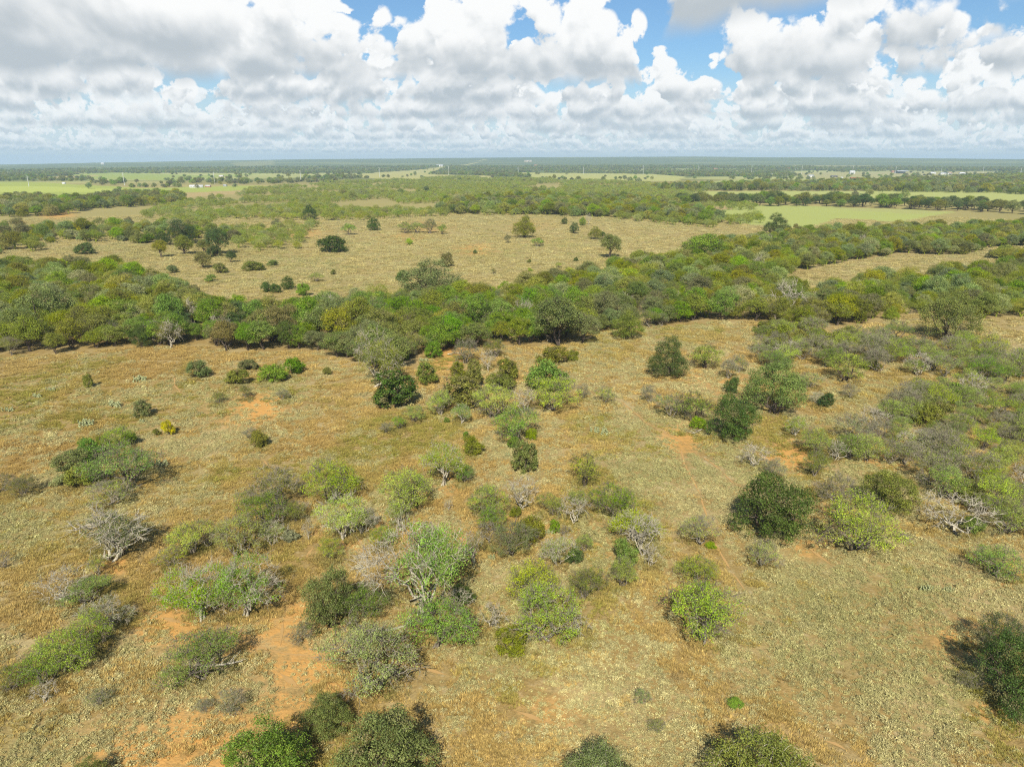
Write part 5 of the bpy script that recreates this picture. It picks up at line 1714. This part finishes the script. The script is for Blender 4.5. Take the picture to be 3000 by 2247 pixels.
def building(px, py, w, h, wall, roof, label, cat, dep=.6, open_front=False):
    x, y = at(px, py)
    k = depth(px, py) / FPX
    W = w * k; Hh = max(2.6, h * k * .62); D = max(5.0, W * dep); Rz = max(.9, min(3.2, D * .22))
    root = bpy.data.objects.new('barn' if cat == 'barn' else cat.replace(' ', '_'), None); C.objects.link(root)
    root.location = (x, y, float(terrain(x, y)))
    root.rotation_euler = (0, 0, random.uniform(-.25, .25))
    tag(root, label, cat)
    if open_front:
        for i in range(5):
            v, f = box_geo(-W / 2 + .2 + i * (W - .4) / 4, -D / 2 + .15, 0, .22, .22, Hh)
            link('post', mesh_from('post', v, f, MW['dark']), root)
        v, f = box_geo(0, D / 2 - .1, 0, W, .15, Hh)
        link('wall', mesh_from('wall', v, f, MW[wall]), root)
    else:
        v = np.array([[-W / 2, -D / 2, -.3], [W / 2, -D / 2, -.3], [W / 2, D / 2, -.3], [-W / 2, D / 2, -.3], [-W / 2, -D / 2, Hh], [W / 2, -D / 2, Hh], [W / 2, D / 2, Hh], [-W / 2, D / 2, Hh], [-W / 2, 0, Hh + Rz], [W / 2, 0, Hh + Rz]])
        link('wall', mesh_from('wall', v, [np.array([[0, 1, 5, 4], [1, 2, 6, 5], [2, 3, 7, 6], [3, 0, 4, 7]]), np.array([[4, 8, 7], [5, 6, 9]])], MW[wall]), root)
        v, f = box_geo(W * .1, -D / 2 - .06, 0, max(1.2, W * .1), .1, Hh * .8)
        link('door', mesh_from('door', v, f, M_DOOR), root)
        for i in range(3):
            v, f = box_geo(-W * .38 + i * W * .16 + (W * .28 if i == 2 else 0), -D / 2 - .05, Hh * .42, W * .08, .08, Hh * .32)
            link('window', mesh_from('window', v, f, M_WIN), root)
    ov = .4; t = .12
    v = np.array([[-W / 2 - ov, -D / 2 - ov, Hh - .12], [W / 2 + ov, -D / 2 - ov, Hh - .12], [W / 2 + ov, 0, Hh + Rz + .06], [-W / 2 - ov, 0, Hh + Rz + .06], [W / 2 + ov, D / 2 + ov, Hh - .12], [-W / 2 - ov, D / 2 + ov, Hh - .12]])
    v = np.concatenate([v, v + [0, 0, t]])
    f = np.array([[6, 7, 8, 9], [9, 8, 10, 11], [0, 3, 2, 1], [3, 5, 4, 2], [0, 1, 7, 6], [4, 5, 11, 10], [1, 2, 8, 7], [2, 4, 10, 8], [3, 0, 6, 9], [5, 3, 9, 11]])
    link('roof', mesh_from('roof', v, f, MR[roof]), root)


for a in [
    (576, 550, 36, 7, 'white', 'white', 'long white barn on the bright green field at the left', 'barn', .35),
    (610, 549, 15, 6, 'red', 'white', 'small red and white shed right of the long white barn', 'shed', .5),
    (660, 547, 9, 4, 'grey', 'grey', 'tiny grey shed further right of the long white barn', 'shed', .7),
    (188, 540, 8, 5, 'white', 'white', 'tiny white hut between the trees at the left', 'hut', .8),
    (303, 491, 9, 6, 'white', 'white', 'white building far off on the left horizon woods', 'house', .7),
    (670, 479, 9, 6, 'white', 'white', 'white building closest to the horizon, left of the middle', 'house', .7),
    (649, 519, 12, 5, 'tan', 'white', 'pale farmhouse between dark trees left of the middle', 'house', .7),
    (1289, 497, 20, 7, 'white', 'grey', 'long pale farm building on the far middle field', 'barn', .4),
    (1522, 484, 18, 5, 'white', 'white', 'white low building far off at the picture middle', 'house', .5),
    (1547, 490, 22, 6, 'tan', 'grey', 'grey-roofed farm building under dark far trees', 'barn', .4),
    (1570, 497, 10, 5, 'red', 'rust', 'rusty-roofed hut right of the grey-roofed farm building', 'hut', .7),
    (2095, 502, 12, 5, 'red', 'rust', 'reddish house alone left of the settlement', 'house', .7),
    (2258, 516, 12, 6, 'white', 'white', 'small white house at the left end of the settlement', 'house', .8),
    (2307, 502, 12, 5, 'white', 'red', 'white house with a red roof at the upper left of the settlement', 'house', .7),
    (2330, 503, 9, 5, 'white', 'grey', 'little white house right of the red-roofed one', 'house', .7),
    (2375, 519, 17, 6, 'white', 'grey', 'pale house with grey roof in the middle of the settlement', 'house', .6),
    (2443, 520, 18, 5, 'dark', 'dark', 'long dark house in the middle of the settlement', 'house', .5),
    (2463, 525, 10, 6, 'white', 'white', 'white cottage below the long dark house', 'house', .8),
    (2496, 510, 14, 11, 'white', 'white', 'tallest white house of the settlement', 'house', .7),
    (2504, 527, 26, 6, 'red', 'red', 'wide red-roofed house in front of the settlement', 'house', .5),
    (2615, 507, 9, 6, 'red', 'rust', 'rusty shed left of the big open barn', 'shed', .8),
    (2641, 509, 34, 10, 'grey', 'grey', 'big open-fronted barn with a grey roof in the settlement', 'barn', .5, True),
    (2732, 510, 15, 5, 'white', 'white', 'white house right of the big open barn', 'house', .6),
    (2762, 512, 16, 6, 'white', 'grey', 'grey-roofed white house with trees right of the big open barn', 'house', .6),
    (2781, 511, 11, 6, 'white', 'rust', 'brown-roofed house near the right end of the settlement', 'house', .8),
    (2818, 511, 15, 5, 'white', 'white', 'low white house near the right end of the settlement', 'house', .6),
    (2972, 510, 32, 6, 'grey', 'white', 'long pale barn at the far right of the settlement', 'barn', .35),
    (2282, 538, 26, 7, 'dark', 'grey', 'dark open shed behind the field trees on the right', 'shed', .5, True),
]:
    building(*a)


def vehicle(px, py, label):
    x, y = at(px, py)
    root = bpy.data.objects.new('pickup_truck', None); C.objects.link(root)
    root.location = (x, y, float(terrain(x, y)))
    root.rotation_euler = (0, 0, .3)
    v, f = merge([box_geo(0, 0, .55, 5.4, 1.9, .55), box_geo(-1.75, 0, 1.1, 1.7, 1.85, .15)])
    link('body', mesh_from('body', v, f, MW['white']), root)
    v = np.array([[-1.0, -.9, 1.1], [1.1, -.9, 1.1], [1.1, .9, 1.1], [-1.0, .9, 1.1], [-.5, -.8, 1.9], [.8, -.8, 1.9], [.8, .8, 1.9], [-.5, .8, 1.9]])
    cab = link('cab', mesh_from('cab', v, np.array([[0, 1, 5, 4], [1, 2, 6, 5], [2, 3, 7, 6], [3, 0, 4, 7], [4, 5, 6, 7]]), MW['white']), root)
    for sd in (-1, 1):
        v, f = box_geo(.15, sd * .87, 1.25, 1.2, .06, .45)
        link('window', mesh_from('window', v, f, M_WIN), cab)
        for wx_ in (-1.7, 1.7):
            vv, ff = tubes([(np.array([[wx_, sd * .75, .38], [wx_, sd * 1.0, .38]]), [.38, .38], 12)])
            cap = np.array([[0, *range(1, 12)]])
            link('wheel', mesh_from('wheel', vv, [ff, np.arange(12)[None, :] + 12], MW['dark']), root)
    tag(root, label, 'truck')


vehicle(2201, 605, 'white vehicle parked on the green field behind the woods')

# ------------------------------------------------------------------ haze: one box of pale air round everything
def haze():
    m = bpy.data.materials.new('haze_air'); m.use_nodes = True
    m.node_tree.nodes.clear()
    N = NT(m.node_tree)
    out = N.n('ShaderNodeOutputMaterial')
    pv = N.n('ShaderNodeVolumePrincipled')
    pv.inputs['Color'].default_value = (.55, .74, .97, 1)
    pv.inputs['Density'].default_value = HAZE
    pv.inputs['Anisotropy'].default_value = 0.1
    N.t.links.new(pv.outputs[0], out.inputs['Volume'])
    v, f = box_geo(0, 0, -6, 26000, 26000, 6 + 150)
    me = mesh_from('haze', v, f, m)
    o = link('haze', me)
    tag(o, 'pale blue haze veiling the far fields and hills', 'haze', None, 'stuff')


HAZE = 1.0e-4
haze()
